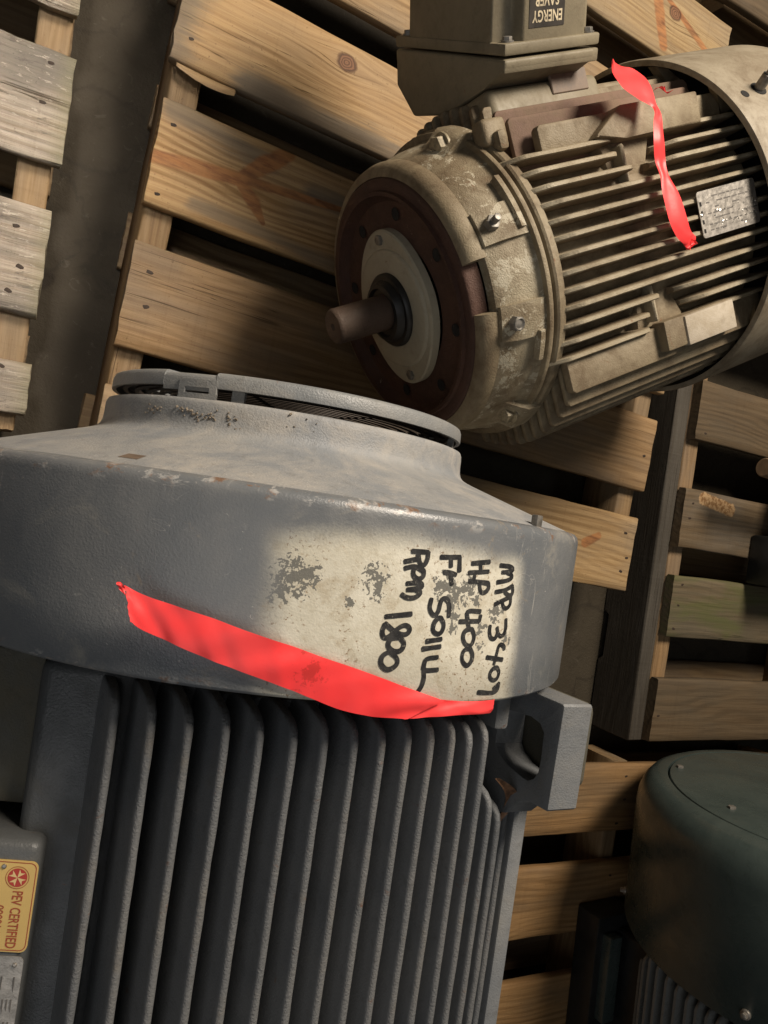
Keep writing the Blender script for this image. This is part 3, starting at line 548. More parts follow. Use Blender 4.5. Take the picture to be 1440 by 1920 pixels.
# slot in the cone and tabs
sl = B(); 
def Pc(th, s0, off): # point on the cone by distance along it
    r = 0.296 + (0.215 - 0.296) * s0; y = 0.0090 + (0.0335 - 0.0090) * s0; return P1(math.radians(th), r + off * .28, y + off * .96)
sl.sheet([[Pc(-44.6 + 3.1 * i / 4, s, 0.0006) for i in range(5)] for s in (0.13, 0.28)])
sl.obj('cover_slot', M_tag, drum, None)
b = B(); b.box(-.005, .005, -.004, .006, -.002, .004, .001, M=Matrix.Translation(P1(math.radians(24.5), 0.297, 0.0115)) @ Matrix.Rotation(math.radians(24.5), 4, 'Y')); b.obj('cover_screw', M_bolt, drum)
# crumbs of dried dirt stuck on the collar
b = B()
for (ta, tb, sa, sb, n_, sp) in ((-52, -45, .062, .0585, 22, .0022), (-45, -35, .0585, .0590, 30, .0022), (-62, -56, .0600, .0620, 16, .0022), (-36, -33, .0515, .0505, 9, .0016), (-22, -12, .0640, .0630, 6, .004)):
    for k in range(n_):
        t = R.random(); c = P1(math.radians(ta + (tb - ta) * t + R.gauss(0, .5)), .1846, sa + (sb - sa) * t + R.gauss(0, sp)); r = R.uniform(.0004, .0013)
        rr_ = bmesh.ops.create_icosphere(b.bm, subdivisions=1, radius=r, matrix=Matrix.Translation(c))
        for v in rr_['verts']: v.co += Vector((R.uniform(-1, 1), R.uniform(-1, 1), R.uniform(-1, 1))) * r * .35
o = b.obj('dirt_crumbs', simple('dried_dirt', (0.20, 0.165, 0.125), 0.9, 0, 0.3, 400), cone, None); o['kind'] = 'stuff'
# intake ring and guard
ring = B()
ring.lathe([(0.1765, 0.0830), (0.1803, 0.0830), (0.1806, 0.085), (0.1803, 0.0925), (0.1790, 0.0955), (0.1760, 0.0968), (0.150, 0.0975), (0.150, 0.0955), (0.1750, 0.0940), (0.1763, 0.091)], P1, 128, -42, 301, closed_prof=True)
ring.lathe([(0.1765, 0.0795), (0.1800, 0.0795), (0.1803, 0.0905), (0.1787, 0.0935), (0.1757, 0.0946), (0.150, 0.0955), (0.150, 0.0935), (0.1745, 0.0918), (0.1760, 0.089)], P1, 12, -59, -42.2, closed_prof=True)
ring = ring.obj('intake_ring', M_ring, m1, 50)
b = B()
for a0, a1, z0, z1 in ((-53, -51, .0700, .0885), (-43.5, -41.5, .0700, .0885), (-53, -41.5, .0700, .0775), (-53, -41.5, .0825, .0890)):
    b.lathe([(0.1775, z0), (0.1815, z0), (0.1815, z1), (0.1775, z1)], P1, 5, a0, a1, closed_prof=True)
b.obj('ring_bracket', M_ring, ring, 40)
for th in (-36, 52, 130, -130):
    b = B(); b.lathe([(0.1685, 0.060), (0.1745, 0.060), (0.1745, 0.0945), (0.1685, 0.0945)], P1, 3, th - 1.8, th + 1.8, closed_prof=True); b.obj('ring_post', M_ring, ring, 40)
b = B()
for k in range(12):
    rr = 0.045 + 0.0112 * k
    b.lathe([(rr - .0022, 0.0850), (rr + .0022, 0.0855), (rr + .0012, 0.0885), (rr - .0030, 0.088)], P1, 72, closed_prof=True)
for k in range(8):
    a = k * PI / 4 + .2; b.tube([P1(a, .03, .0885), P1(a, .10, .0885), P1(a, .174, .0885)], 0.0025, 6)
b.obj('fan_guard', M_guard, ring, 40)
b = B()
for k in range(7):   # fan blades behind the guard
    a = k * 2 * PI / 7
    b.sheet([[P1(a + .25 * t, .05 + .11 * t, 0.03 + .035 * q) for q in (0, .5, 1)] for t in [i / 6 for i in range(7)]])
b.lathe([(0.0, 0.062), (0.05, 0.062), (0.055, 0.055), (0.055, 0.0)], P1, 40)
b.obj('fan', M_blackpaint, m1, 40)
# frame body
b = B()
b.lathe([(0.0, -0.128), (0.20, -0.128), (0.228, -0.134), (0.232, -0.150), (0.226, -0.165), (0.226, -0.76), (0.236, -0.775), (0.255, -0.78), (0.255, -0.80), (0.22, -0.83), (0.12, -0.86), (0.0, -0.865)], P1, 120)
frame = b.obj('frame', M_frame, m1, 40)
# pale overspray on the end shield ring under the cover
b = B(); b.lathe([(0.233, -0.1335), (0.2365, -0.137), (0.2365, -0.1475), (0.233, -0.152)], P1, 20, -27, -13); b.obj('end_shield_lip', M_olive, frame, 40)
def fin1(u, s0, s1, zt, name='cooling_fin', tt=0.0033, rt=0.0080, zroot=None, mat=M_frame):
    zr = math.sqrt(max(0.226 ** 2 - u * u, 0.02)) - .012 if zroot is None else zroot
    b = B(); V = []
    sd = int(u * 1000)
    st = [(s0 + .0125, -.055), (s0 + .012, -.036), (s0 + .0095, -.020), (s0 + .006, -.009), (s0 + .001, -.0028), (s0 - .006, -.0004)] + [(s0 - .02 - (abs(s1 - s0) - .02) * i / 44, 0.0) for i in range(45)]
    for s, dz in st:
        z = max(zt + dz, zr + .004); j = mnoise.noise(Vector((s * 24, sd, 1))) * .0006 + mnoise.noise(Vector((s * 110, sd, 3))) * .0003; ta = tt * (1 + .15 * mnoise.noise(Vector((s * 45, sd, 8))))
        wob = mnoise.noise(Vector((s * 4, sd * .37, 4))) * .0009
        V.append([b.bm.verts.new(Vector((u + x + wob * q, s, D1 + zz))) for x, zz, q in ((-rt, zr, 0), (-(rt + ta) * .52, (zr + z) / 2, .5), (-ta * 1.12, z - .0050 + j, 1), (-ta, z - .0028 + j, 1), (-ta * .78, z - .0012 + j, 1), (-ta * .42, z + j - .0003, 1), (0, z + j, 1), (ta * .42, z + j - .0003, 1), (ta * .78, z + j - .0012, 1), (ta, z - .0028 + j, 1), (ta * 1.12, z - .0050 + j, 1), ((rt + ta) * .52, (zr + z) / 2, .5), (rt, zr, 0))])
    for A, C in zip(V, V[1:]):
        for k in range(len(A) - 1): b.bm.faces.new((A[k], A[k + 1], C[k + 1], C[k]))
    b.bm.faces.new(V[0]); b.bm.faces.new(V[-1][::-1])
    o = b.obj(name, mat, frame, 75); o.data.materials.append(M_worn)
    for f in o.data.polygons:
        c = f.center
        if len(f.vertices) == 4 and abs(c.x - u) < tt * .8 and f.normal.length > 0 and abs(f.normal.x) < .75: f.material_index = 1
    return o
for i in range(14):
    u = -0.18 + 0.0226 * i; zt = math.sqrt(0.285 ** 2 - u * u)
    fin1(u, -0.160 - .0012 * (i % 3) - (0.008 if i > 11 else 0), -0.755, zt)
for u, s0 in ((0.143, -0.236), (0.170, -0.257), (0.197, -0.262)):
    fin1(u, s0, -0.755, math.sqrt(0.282 ** 2 - u * u))
b = B(); b.box(0.2165, 0.2335, -0.76, -0.262, D1 + .03, D1 + 0.190, .003, 2); b.obj('side_rail', M_lug, frame, 40)
# fins on the far and lower sides (seen only from elsewhere)
for k in range(7):
    zc = 0.10 - 0.032 * k
    for sg in (1,):
        b = B(); b.box(0.20, math.sqrt(.285 ** 2 - zc ** 2), -0.755, -0.17, D1 + zc - .004, D1 + zc + .004, .002, 1); b.obj('cooling_fin', M_frame, frame, 40)
# lifting lug with its window
lug = B()
outer = [(-0.1425, 0.14), (-0.1425, 0.262), (-0.1445, 0.264), (-0.2365, 0.262), (-0.2385, 0.260), (-0.2395, 0.236), (-0.246, 0.222), (-0.262, 0.206), (-0.268, 0.190), (-0.268, 0.14)]
inner = [(-0.170, 0.182), (-0.1675, 0.205), (-0.1655, 0.222), (-0.168, 0.236), (-0.1745, 0.2425), (-0.198, 0.2435), (-0.210, 0.2425), (-0.2175, 0.238), (-0.2215, 0.231), (-0.2220, 0.224), (-0.218, 0.198), (-0.212, 0.184), (-0.205, 0.178), (-0.178, 0.177)]
bm = lug.bm
UL0, UL1 = 0.190, 0.2240
def ringv(pts, u): return [bm.verts.new(Vector((u, s, D1 + z))) for s, z in pts]
for u, grow in ((UL0, 1), (UL1, 1)):
    o_ = ringv(outer, u); i_ = ringv(inner, u)
    es = [bm.edges.new((o_[k], o_[(k + 1) % len(o_)])) for k in range(len(o_))] + [bm.edges.new((i_[k], i_[(k + 1) % len(i_)])) for k in range(len(i_))]
    bmesh.ops.triangle_fill(bm, use_beauty=True, edges=es)
    if u == UL0: O0, I0 = o_, i_
    else:
        for A, C in ((O0, o_), (I0, i_)):
            for k in range(len(A)): bm.faces.new((A[k], A[(k + 1) % len(A)], C[(k + 1) % len(A)], C[k]))
bmesh.ops.recalc_face_normals(bm, faces=bm.faces)
sharp = [e for e in bm.edges if len(e.link_faces) == 2 and e.calc_face_angle(0) > 0.9]
bmesh.ops.bevel(bm, geom=sharp, offset=0.0016, segments=2, profile=0.5, affect='EDGES')
lug.obj('lifting_lug', M_lug, frame, 35)
b = B(); b.box(0.2262, 0.262, -0.233, -0.150, D1 + 0.10, D1 + .234, .010, 3); b.obj('lug_web', M_olive, frame, 40)
b = B(); b.box(0.150, 0.166, -0.178, -0.128, D1 + 0.14, D1 + .223, .004, 2); b.obj('cover_bracket', M_lug, frame, 40)
# name plate pad: faces up and a little to the left
TH = math.radians(-20.0)
NN = Vector((math.sin(TH), 0, math.cos(TH))); TT = Vector((math.cos(TH), 0, -math.sin(TH)))
def Pp(t, s, n): return TT * t + NN * n + Vector((0, s, D1))
def pad(name, t0, t1, s0, s1, n0, n1, mat, parent, bev=.0, seg=2):
    b = B(); b.prism([(t0, s0), (t1, s0), (t1, s1), (t0, s1)], lambda a, c, h: Pp(a, c, h), n0, n1, bev, seg); return b.obj(name, mat, parent, 35)
pad('plate_boss', -0.30, -0.1335, -0.62, -0.267, 0.10, 0.252, M_frame_shade, frame, .007, 3)
pad('recess_panel', -0.28, -0.158, -0.258, -0.14, 0.09, 0.210, M_olive, frame, .004, 2)
pad('frame_shoulder', -0.157, -0.085, -0.758, -0.14, 0.09, 0.233, M_frame_shade, frame, .010, 3)
def rounded(t0, t1, s0, s1, r, k=5):
    pts = []
    for (ct, cs, a) in ((t1 - r, s1 - r, 0), (t0 + r, s1 - r, 90), (t0 + r, s0 + r, 180), (t1 - r, s0 + r, 270)):
        for i in range(k + 1):
            q = math.radians(a + 90 * i / k); pts.append((ct + r * math.cos(q), cs + r * math.sin(q)))
    return pts
gp = B(); gp.prism(rounded(-0.235, -0.1325, -0.3443, -0.2795, .005), lambda a, c, h: Pp(a, c, h), 0.2522, 0.2532); gp = gp.obj('certification_plate', M_gold, m1, 30)
b = B()
A_, B_ = rounded(-0.2345, -0.1335, -0.3433, -0.2805, .0045), rounded(-0.234, -0.1341, -0.3427, -0.2811, .004)
b.sheet([[Pp(p[0], p[1], .25335), Pp(q[0], q[1], .25335)] for p, q in zip(A_ + A_[:1], B_ + B_[:1])]); b.obj('plate_border', M_redtext, gp, None)
def disc(c, r0, r1, n, k=40):
    b = B(); b.sheet([[Pp(c[0] + r * math.cos(i * 2 * PI / k), c[1] + r * math.sin(i * 2 * PI / k), n) for r in (r0, r1)] for i in range(k + 1)]); return b
EC = (-0.1457, -0.2914)
disc(EC, 0.0002, 0.0066, .25340).obj('emblem_disc', M_red, gp, None)
disc(EC, 0.0076, 0.0080, .25340).obj('emblem_ring', M_redtext, gp, None)
b = B()
for k in range(4):   # a four-armed cross with forked arm ends
    a = math.radians(45 + 90 * k + 12); d = Vector((math.cos(a), math.sin(a))); q = Vector((-d.y, d.x)); c = Vector(EC)
    pts = [c, c + d * .0056 + q * .0024, c + d * .0040, c + d * .0056 - q * .0024]
    V = [b.bm.verts.new(Pp(p.x, p.y, .25348)) for p in pts]; b.bm.faces.new((V[0], V[1], V[2])); b.bm.faces.new((V[0], V[2], V[3]))
b.obj('emblem_cross', M_gold2, gp, None)
text_mesh('PEV CERTIFIED', lambda x, y: Pp(-0.1475 + y, -0.3010 - x, .25345), 0, 0.0405, 0.0072, bold=0.012).obj('plate_lettering', M_redtext, gp, None)
text_mesh('00001447', lambda x, y: Pp(-0.1575 + y, -0.3115 - x, .25345), 0, 0.0270, 0.0058, bold=0.008).obj('plate_number', M_redtext, gp, None)
b = B(); b.cyl(Pp(-0.1555, -.2840, .2530), NN, .0017, .0012, 12, .0005); b.obj('plate_rivet', M_steel, gp)
al = B(); al.prism(rounded(-0.235, -0.1335, -0.47, -0.3475, .004), lambda a, c, h: Pp(a, c, h), 0.2522, 0.2530); al = al.obj('rating_plate', M_plate, m1, 30)
b = B()
for k in range(5):
    for j in range(6):
        if R.random() < .7: b.prism([(-.150 + .0028 * k, -.362 - .016 * j), (-.1488 + .0028 * k, -.362 - .016 * j), (-.1488 + .0028 * k, -.362 - .016 * j - R.uniform(.006, .013)), (-.150 + .0028 * k, -.362 - .016 * j - .006)], lambda a, c, h: Pp(a, c, h), .25302, .2533)
b.obj('stamped_rows', M_print, al, None)
b = B(); b.cyl(Pp(-0.139, -.3535, .2528), NN, .0016, .0012, 12, .0005); b.obj('plate_rivet', M_steel, al)
# feet and shaft end (mostly out of view)
for sx in (-1, 1):
    for y0, y1 in ((-0.36, -0.20), (-0.74, -0.58)):
        b = B(); b.box(min(sx * .15, sx * .27), max(sx * .15, sx * .27), y0, y1, 0.0005, 0.035, .006, 2); b.box(min(sx * .15, sx * .185), max(sx * .15, sx * .185), y0 + .02, y1 - .02, 0.03, 0.20, .006, 2); b.obj('foot', M_frame, frame, 40)
b = B(); b.cyl(P1(0, 0, -0.86), (0, -1, 0), .055, .19, 40, .004); b.obj('shaft', M_shaft, m1, 40)

# dry leaf caught behind the fins
lf = B()
lf.sheet([[P1(math.radians(33.5 + 9 * t + 5 * math.sin(3 * t)), .278 + .006 * math.sin(4 * t) + w * .4, -.218 - .062 * t + w * .3) + Vector((w, 0, abs(w) * .5)) for w in (-.0050 * math.sin(PI * (t * .9 + .1)), 0, .0045 * math.sin(PI * (t * .9 + .1)))] for t in [i / 14 for i in range(15)]])
lf = tag(lf.obj('dry_leaf', M_leaf, None, 80), 'curled dry brown leaf stuck beside the lifting lug of the grey motor', 'leaf')
lf.location = LOC1; lf.rotation_euler = (0, 0, ROT1)

# red tape on the fan cover
def ribbon(rows, mapper, name, label, group, nw=10, wav=0.0012, sub=4, extra=None):
    b = B()
    def build(rows):
        # rows of (th_a, s_a, r_a, th_b, s_b, r_b): smooth interpolation along, nw cells across
        out = []; n = len(rows)
        for i in range(n - 1):
            p0, p1, p2, p3 = rows[max(i - 1, 0)], rows[i], rows[i + 1], rows[min(i + 2, n - 1)]
            for k in range(sub):
                t = k / sub; out.append([.5 * ((2 * q1) + (-q0 + q2) * t + (2 * q0 - 5 * q1 + 4 * q2 - q3) * t * t + (-q0 + 3 * q1 - 3 * q2 + q3) * t ** 3) for q0, q1, q2, q3 in zip(p0, p1, p2, p3)])
        out.append(rows[-1])
        G = []
        for i, r in enumerate(out):
            row = []
            for j in range(nw + 1):
                f = j / nw; th = r[0] + (r[3] - r[0]) * f; s = r[1] + (r[4] - r[1]) * f; rr = r[2] + (r[5] - r[2]) * f
                w = mnoise.noise(Vector((i * .065 + f * 1.2, f * .7, len(rows)))) * wav * 2.4 + mnoise.noise(Vector((i * .16 - f * 1.6, f * .9, 9))) * wav * .8 - abs(f - .5) ** 2 * wav * 2.2
                e = mnoise.noise(Vector((i * .8, f * 7, 2))) * (1.3 if len(rows) > 6 else .5) if i < 2 or i > len(out) - 3 else 0
                row.append(mapper(math.radians(th + e * .25), (rr + w * 1000) / 1000, (s + e) / 1000))
            G.append(row)
        b.sheet(G)
    for q in rows: build(q)
    o = b.obj(name, M_tape, None, 75, recalc=False)
    return tag(o, label, 'tape', group)
TAPE_A = [[-36.15,-68.3,332.3,-34.88,-90.6,332.3],[-34.94,-71.8,329.1,-33.91,-94.7,329.1],[-33.65,-74.2,325.9,-32.82,-97.3,325.9],[-32.24,-76.0,323.8,-31.62,-99.6,323.8],[-30.75,-77.6,322.8,-30.36,-101.7,322.8],[-29.26,-79.3,321.8,-29.09,-103.9,321.8],[-27.77,-81.0,320.8,-27.82,-106.1,320.8],[-26.26,-82.7,319.8,-26.53,-108.3,319.8],[-24.75,-84.6,319.0,-25.23,-110.5,319.0],[-23.23,-86.6,318.3,-23.91,-112.4,318.3],[-21.69,-88.6,317.6,-22.57,-114.4,317.6],[-20.13,-90.7,317.0,-21.22,-116.3,317.0],[-18.56,-92.8,316.3,-19.86,-118.4,316.3],[-16.96,-94.9,315.6,-18.49,-120.5,315.6],[-15.34,-97.0,315.0,-17.09,-122.6,315.0],[-13.68,-99.3,314.3,-15.67,-124.8,314.3],[-12.0,-101.5,314.1,-14.25,-127.2,314.1],[-10.3,-103.7,313.9,-12.82,-129.6,313.9],[-8.55,-106.1,313.7,-11.36,-132.2,313.7],[-6.76,-108.6,313.5,-9.87,-134.8,313.5],[-4.93,-111.3,313.3,-8.33,-136.5,313.3],[-3.08,-114.2,313.5,-6.76,-137.7,313.5],[-1.17,-117.3,313.7,-5.16,-139.0,313.7],[0.83,-120.3,313.9,-3.52,-139.5,313.9],[2.91,-123.3,314.1,-1.84,-139.7,314.1],[5.1,-126.5,314.3,-0.1,-140.0,314.3]]
TAPE_B = [[-0.79,-122.3,311.8,-2.22,-139.7,311.8],[0.72,-123.4,312.0,-0.59,-140.4,312.0],[2.28,-124.5,312.2,1.06,-140.3,312.2],[3.88,-125.8,312.5,2.75,-139.5,312.5],[5.56,-127.0,312.7,4.5,-138.9,312.7],[7.3,-127.8,312.9,6.33,-138.3,312.9],[9.13,-128.6,313.1,8.26,-138.1,313.1],[11.02,-128.8,313.4,10.32,-138.2,313.4],[13.01,-128.5,313.6,12.51,-138.4,313.6],[15.14,-128.3,313.8,14.87,-138.9,313.8]]
TAPE_C = [[47.5,262.0,262.0,47.9,267.0,262.0],[43.2,247.0,258.0,46.7,279.0,258.0],[39.1,244.0,254.0,46.3,297.0,254.0],[37.3,256.0,250.0,43.4,306.0,250.0],[35.5,269.0,245.0,38.5,302.0,245.0],[33.9,286.0,240.0,34.7,297.0,240.0],[31.7,284.0,239.0,31.7,292.0,239.0],[28.7,272.0,238.0,28.3,286.0,238.0],[23.6,261.0,233.0,23.1,278.0,233.0],[18.9,261.0,222.0,18.6,277.0,222.0],[14.1,259.0,221.0,14.3,273.0,221.0],[8.6,254.0,220.0,8.7,278.0,220.0],[1.7,254.0,219.0,1.9,282.0,219.0],[-3.8,263.0,217.4,-3.0,286.0,217.4],[-6.3,273.0,216.3,-5.9,296.0,216.3],[-7.4,279.0,215.1,-8.0,288.0,215.1],[-8.8,282.0,214.0,-9.1,286.0,214.0]]
frag = [[-36.9, -66.9, 333.6, -36.6, -71.2, 333.4], [-36.5, -66.8, 333.2, -36.1, -73.2, 332.9], [-36.15, -68.2, 332.5, -35.7, -74.6, 332.6]]
t1 = ribbon([TAPE_A, TAPE_B, frag], P1, 'flagging_tape', 'straight strip of fluorescent red tape across the grey fan cover below the lettering', 'red flagging tapes', wav=0.0011)
t1.location = LOC1; t1.rotation_euler = (0, 0, ROT1)

# ---------------------------------------------------------------- khaki motor (x along its shaft towards the fan, y to its box side, z up; axis at D2)
D2 = 0.241
LOC2, ROT2 = (0.424, 0.279, TOP), math.radians(31.3)
m2 = thing('electric_motor', 'khaki electric motor with rusty flange and bare shaft on the pine pallet', 'motor', LOC2, ROT2, 'used electric motors')
def P2(th, r, s): return Vector((s, r * math.sin(th), D2 + r * math.cos(th)))
# rusty flange
b = B(); b.lathe([(0.084, 0.030), (0.084, 0.014), (0.126, 0.013), (0.1315, 0.006), (0.134, 0.0005), (0.1385, 0.0), (0.1395, 0.005), (0.1505, 0.0052), (0.1525, 0.007), (0.1535, 0.011), (0.1545, 0.020), (0.157, 0.024)], P2, 128)
fl2 = b.obj('flange', M_rust, m2, 45)
for k in range(8):
    a = math.radians(22 + 45 * k); b = B(); b.lathe([(0.0, 0.0125), (0.0072, 0.0122), (0.0078, 0.0116)], lambda th, r, s, a=a: P2(a, 0.1125, s) + Vector((0, r * math.cos(th), r * math.sin(th))), 16); b.obj('bolt_hole', M_dark, fl2, 40)
# the painted outer band of the flange, broken where the paint is gone
for a0, a1, mt in ((7.5, 130, 'k'), (-12.5, -140, 'k'), (130, 220, 'k')):
    b = B(); b.lathe([(0.1535, 0.0075), (0.1600, 0.0085), (0.1660, 0.0140), (0.1690, 0.0220), (0.1690, 0.0300), (0.155, 0.0300)], P2, 40, min(a0, a1), max(a0, a1), closed_prof=True)
    b.obj('flange_band', M_khaki, fl2, 50)
# bearing cap: cream, two lobed corners
def caprad(th): return 0.0795 + 0.0165 * (0.5 + 0.5 * math.cos(2 * (th - math.radians(84)))) ** 2.2
b = B(); rows = []
n = 96
rows = [[P2(i * 2 * PI / n, q(i * 2 * PI / n), s) for q, s in ((lambda t: caprad(t), 0.0135), (lambda t: caprad(t), 0.0035), (lambda t: caprad(t) - .002, 0.0015), (lambda t: 0.0735, 0.0010), (lambda t: 0.0722, -0.0015), (lambda t: 0.070, -0.0025), (lambda t: 0.046, -0.0025), (lambda t: 0.0445, 0.000))] for i in range(n + 1)]
b.sheet(rows); bmesh.ops.remove_doubles(b.bm, verts=b.bm.verts, dist=1e-6); cap = b.obj('bearing_cap', M_cap, m2, 40)
for a in (82, 268):
    b = B(); b.cyl(P2(math.radians(a), .0840, .0012), (-1, 0, 0), .0065, .0042, 6, .0008); b.obj('cap_bolt', M_bolt, cap, 30)
b = B(); b.lathe([(0.0455, -0.0015), (0.0455, -0.006), (0.0430, -0.009), (0.0385, -0.009), (0.0375, -0.012), (0.0345, -0.0175), (0.0300, -0.0185), (0.0285, -0.014), (0.022, -0.014)], P2, 64); b.obj('shaft_seal', M_black, cap, 40)
b = B(); b.lathe([(0.0215, 0.01), (0.0217, -0.02), (0.0215, -0.0835), (0.0205, -0.0865), (0.0190, -0.0880), (0.0045, -0.0880), (0.0030, -0.0845), (0.0, -0.083)], P2, 56); b.obj('shaft', M_shaft, m2, 40)
# end bell
b = B(); b.lathe([(0.155, 0.028), (0.1665, 0.029), (0.1690, 0.032), (0.1765, 0.060), (0.1800, 0.0800), (0.1830, 0.0850)], P2, 128)
bell = b.obj('end_bell', M_bell, m2, 40)
for a in (17.3, -17.5, 197, 163):
    b = B(); b.lathe([(0.168, 0.030), (0.1730, 0.030), (0.1815, 0.050), (0.1848, 0.0845), (0.172, 0.0845)], P2, 10, a - 6.5, a + 6.5, closed_prof=True); ld = b.obj('bell_land', M_bell, bell, 40)
    c = P2(math.radians(a), .177, .044); d = P2(math.radians(a), 1, 0) - Vector((0, 0, D2))
    b = B(); b.cyl(c, d, .0085, .0085, 6, .0012)
    if a > 0: b.cyl(c, d, .0042, .017, 12, .0006)
    else: b.lathe([(.0040, .0075), (.0062, .0100), (.0075, .0095)], lambda th, r, s, c=c, d=d: c + d * s + r * (math.cos(th) * d.orthogonal().normalized() + math.sin(th) * d.cross(d.orthogonal().normalized())), 16)
    b.obj('grease_fitting', M_bolt, bell, 35)
for a in (61, -62, 119, -119):
    b = B(); b.lathe([(0.165, 0.052), (0.172, 0.052), (0.190, 0.072), (0.196, 0.080), (0.196, 0.1), (0.165, 0.1)], P2, 8, a - 7, a + 7, closed_prof=True); b.obj('bolt_boss', M_bell, bell, 40)
    b = B(); b.cyl(P2(math.radians(a), .180, .069), (-1, 0, 0), .0125, .0105, 6, .0014); b.cyl(P2(math.radians(a), .180, .071), (-1, 0, 0), .0155, .003, 20, .0006); b.obj('hex_bolt', M_kbolt, bell, 30)
# frame: joint rings, barrel
b = B(); b.lathe([(0.183, 0.0845), (0.1895, 0.0850), (0.1905, 0.0870), (0.1900, 0.0905), (0.1860, 0.0915), (0.1860, 0.0940), (0.1915, 0.0945), (0.1935, 0.0970), (0.1930, 0.1060), (0.1850, 0.1120), (0.1745, 0.1180), (0.1730, 0.30), (0.1740, 0.468), (0.150, 0.475)], P2, 128)
fr2 = b.obj('frame', M_khaki, m2, 40)
# short casting ridges beside the joint
for a0, a1 in ((13, 33), (-33, -22)):
    b = B(); b.lathe([(0.180, 0.0720), (0.1885, 0.0735), (0.1885, 0.0800), (0.180, 0.0815)], P2, 10, a0, a1, closed_prof=True); b.obj('casting_ridge', M_bell, fr2, 40)
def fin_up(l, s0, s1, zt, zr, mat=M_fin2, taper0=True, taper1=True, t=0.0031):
    b = B(); V = []; L = s1 - s0; n = max(5, int(L / .02))
    st = []
    if taper0: st += [(s0 - .020, .012), (s0 - .009, .0235)]
    st += [(s0, zt - zr - .0035), (s0 + .004, zt - zr - .0008)] + [(s0 + .008 + (L - .016) * i / n, zt - zr) for i in range(n + 1)]
    st += [(s1 - .003, zt - zr - .0012), (s1, zt - zr - .004)]
    if taper1: st += [(s1 + .0015, (zt - zr) * .5), (s1 + .002, .004)]
    sd = int(l * 3000) + int(s0 * 100)
    for s, h in st:
        z = D2 + zr + h; j = mnoise.noise(Vector((s * 60, sd, 2))) * .0006; ta = t * (1 + .25 * mnoise.noise(Vector((s * 50, sd, 5))))
        V.append([b.bm.verts.new(Vector((s, l + x, zz))) for x, zz in ((-t * 1.9, D2 + zr - .012), (-ta, z - .0025), (-ta * .6, z + j), (ta * .6, z + j), (ta, z - .0025), (t * 1.9, D2 + zr - .012))])
    for A, C in zip(V, V[1:]):
        for k in range(5): b.bm.faces.new((A[k], A[k + 1], C[k + 1], C[k]))
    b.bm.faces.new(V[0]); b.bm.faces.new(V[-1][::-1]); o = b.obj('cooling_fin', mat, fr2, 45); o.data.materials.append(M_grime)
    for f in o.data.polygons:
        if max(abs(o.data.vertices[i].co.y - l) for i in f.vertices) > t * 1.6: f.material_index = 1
    return o
for k in range(-6, 7):
    l = 0.0187 * k; zt = math.sqrt(0.205 ** 2 - l * l); zr = math.sqrt(0.175 ** 2 - l * l)
    s0 = 0.108 + 0.012 * (1 - (l / .12) ** 2)
    if abs(k) in (4, 5):   # interrupted round the eye-bolt pockets
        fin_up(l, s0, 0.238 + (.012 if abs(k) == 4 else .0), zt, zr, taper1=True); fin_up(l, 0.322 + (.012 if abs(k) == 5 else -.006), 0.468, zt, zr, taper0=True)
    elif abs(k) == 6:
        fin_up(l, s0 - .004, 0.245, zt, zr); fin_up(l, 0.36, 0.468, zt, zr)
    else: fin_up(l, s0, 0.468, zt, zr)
# flat fins on both sides: stepping outwards like a stair seen from above
for sg, rr in ((-1, 0.219), (1, 0.212)):
    for k in range(12):
        zc = 0.1555 - 0.0187 * k; lo = math.sqrt(rr ** 2 - zc ** 2); li = math.sqrt(max(.172 ** 2 - zc ** 2, 0)) - .01
        if k == 0: li = 0.113
        s0, s1 = (0.110 if k == 0 else 0.116, 0.466 - 0.006 * (k % 3)) if sg < 0 else (0.125 + (.02 if k == 0 else 0), 0.452 - 0.022 * (k % 2))
        b = B(); th = .0036 if k else .0060
        b.prism([(s0, li), (s1, li), (s1, lo - .006), (s1 - .006, lo), (s0 + .004, lo), (s0, lo - .004)], lambda a, c, h, sg=sg: Vector((a, sg * c, h)), D2 + zc - th, D2 + zc + th, .0022, 2)
        b.obj('side_fin', (M_redfin if sg > 0 and k in (1, 2) else M_khaki), fr2, 40)
# solid web behind the near side fins
b = B(); arc = [(math.sqrt(.2145 ** 2 - z_ * z_), z_) for z_ in [.1545 - .0225 * q for q in range(10)]]
b.prism(arc + [(.155, -.048), (.118, .120), (.114, .1545)], lambda a, c, h: Vector((h, -a, D2 + c)), .172, .452, .003, 1); b.obj('side_web', M_khaki, fr2, 30)
# bottom fins
for k in range(-4, 5):
    l = 0.03 * k; b = B(); b.box(.13, .45, l - .004, l + .004, D2 - math.sqrt(.21 ** 2 - l * l), D2 - .15, .002, 1); b.obj('cooling_fin', M_khaki, fr2, 40)
# eye-bolt pads on both shoulders
b = B(); b.prism([(0.262, -0.108), (0.388, -0.108), (0.388, -0.1455), (0.262, -0.1455)], lambda a, c, h: Vector((a, c, h)), D2 + .135, D2 + .1755, .0025, 2); M_ = b.obj('mounting_pad', M_khaki, fr2, 40); 
b = B(); b.prism([(0.2965, -0.110), (0.389, -0.110), (0.389, -0.1470), (0.2965, -0.1470)], lambda a, c, h: Vector((a, c, h)), D2 + .140, D2 + .1785, .0020, 2); M_ = b.obj('mounting_pad', M_pad, fr2, 40); M_['label'] = 'bare cream face of the near pad'
b = B(); b.prism([(0.215, 0.116), (0.262, 0.109), (0.395, 0.109), (0.395, 0.146), (0.262, 0.146), (0.22, 0.120)], lambda a, c, h: Vector((a, c, h)), D2 + .130, D2 + .1760, .0025, 2); b.obj('mounting_pad', M_khaki, fr2, 40)
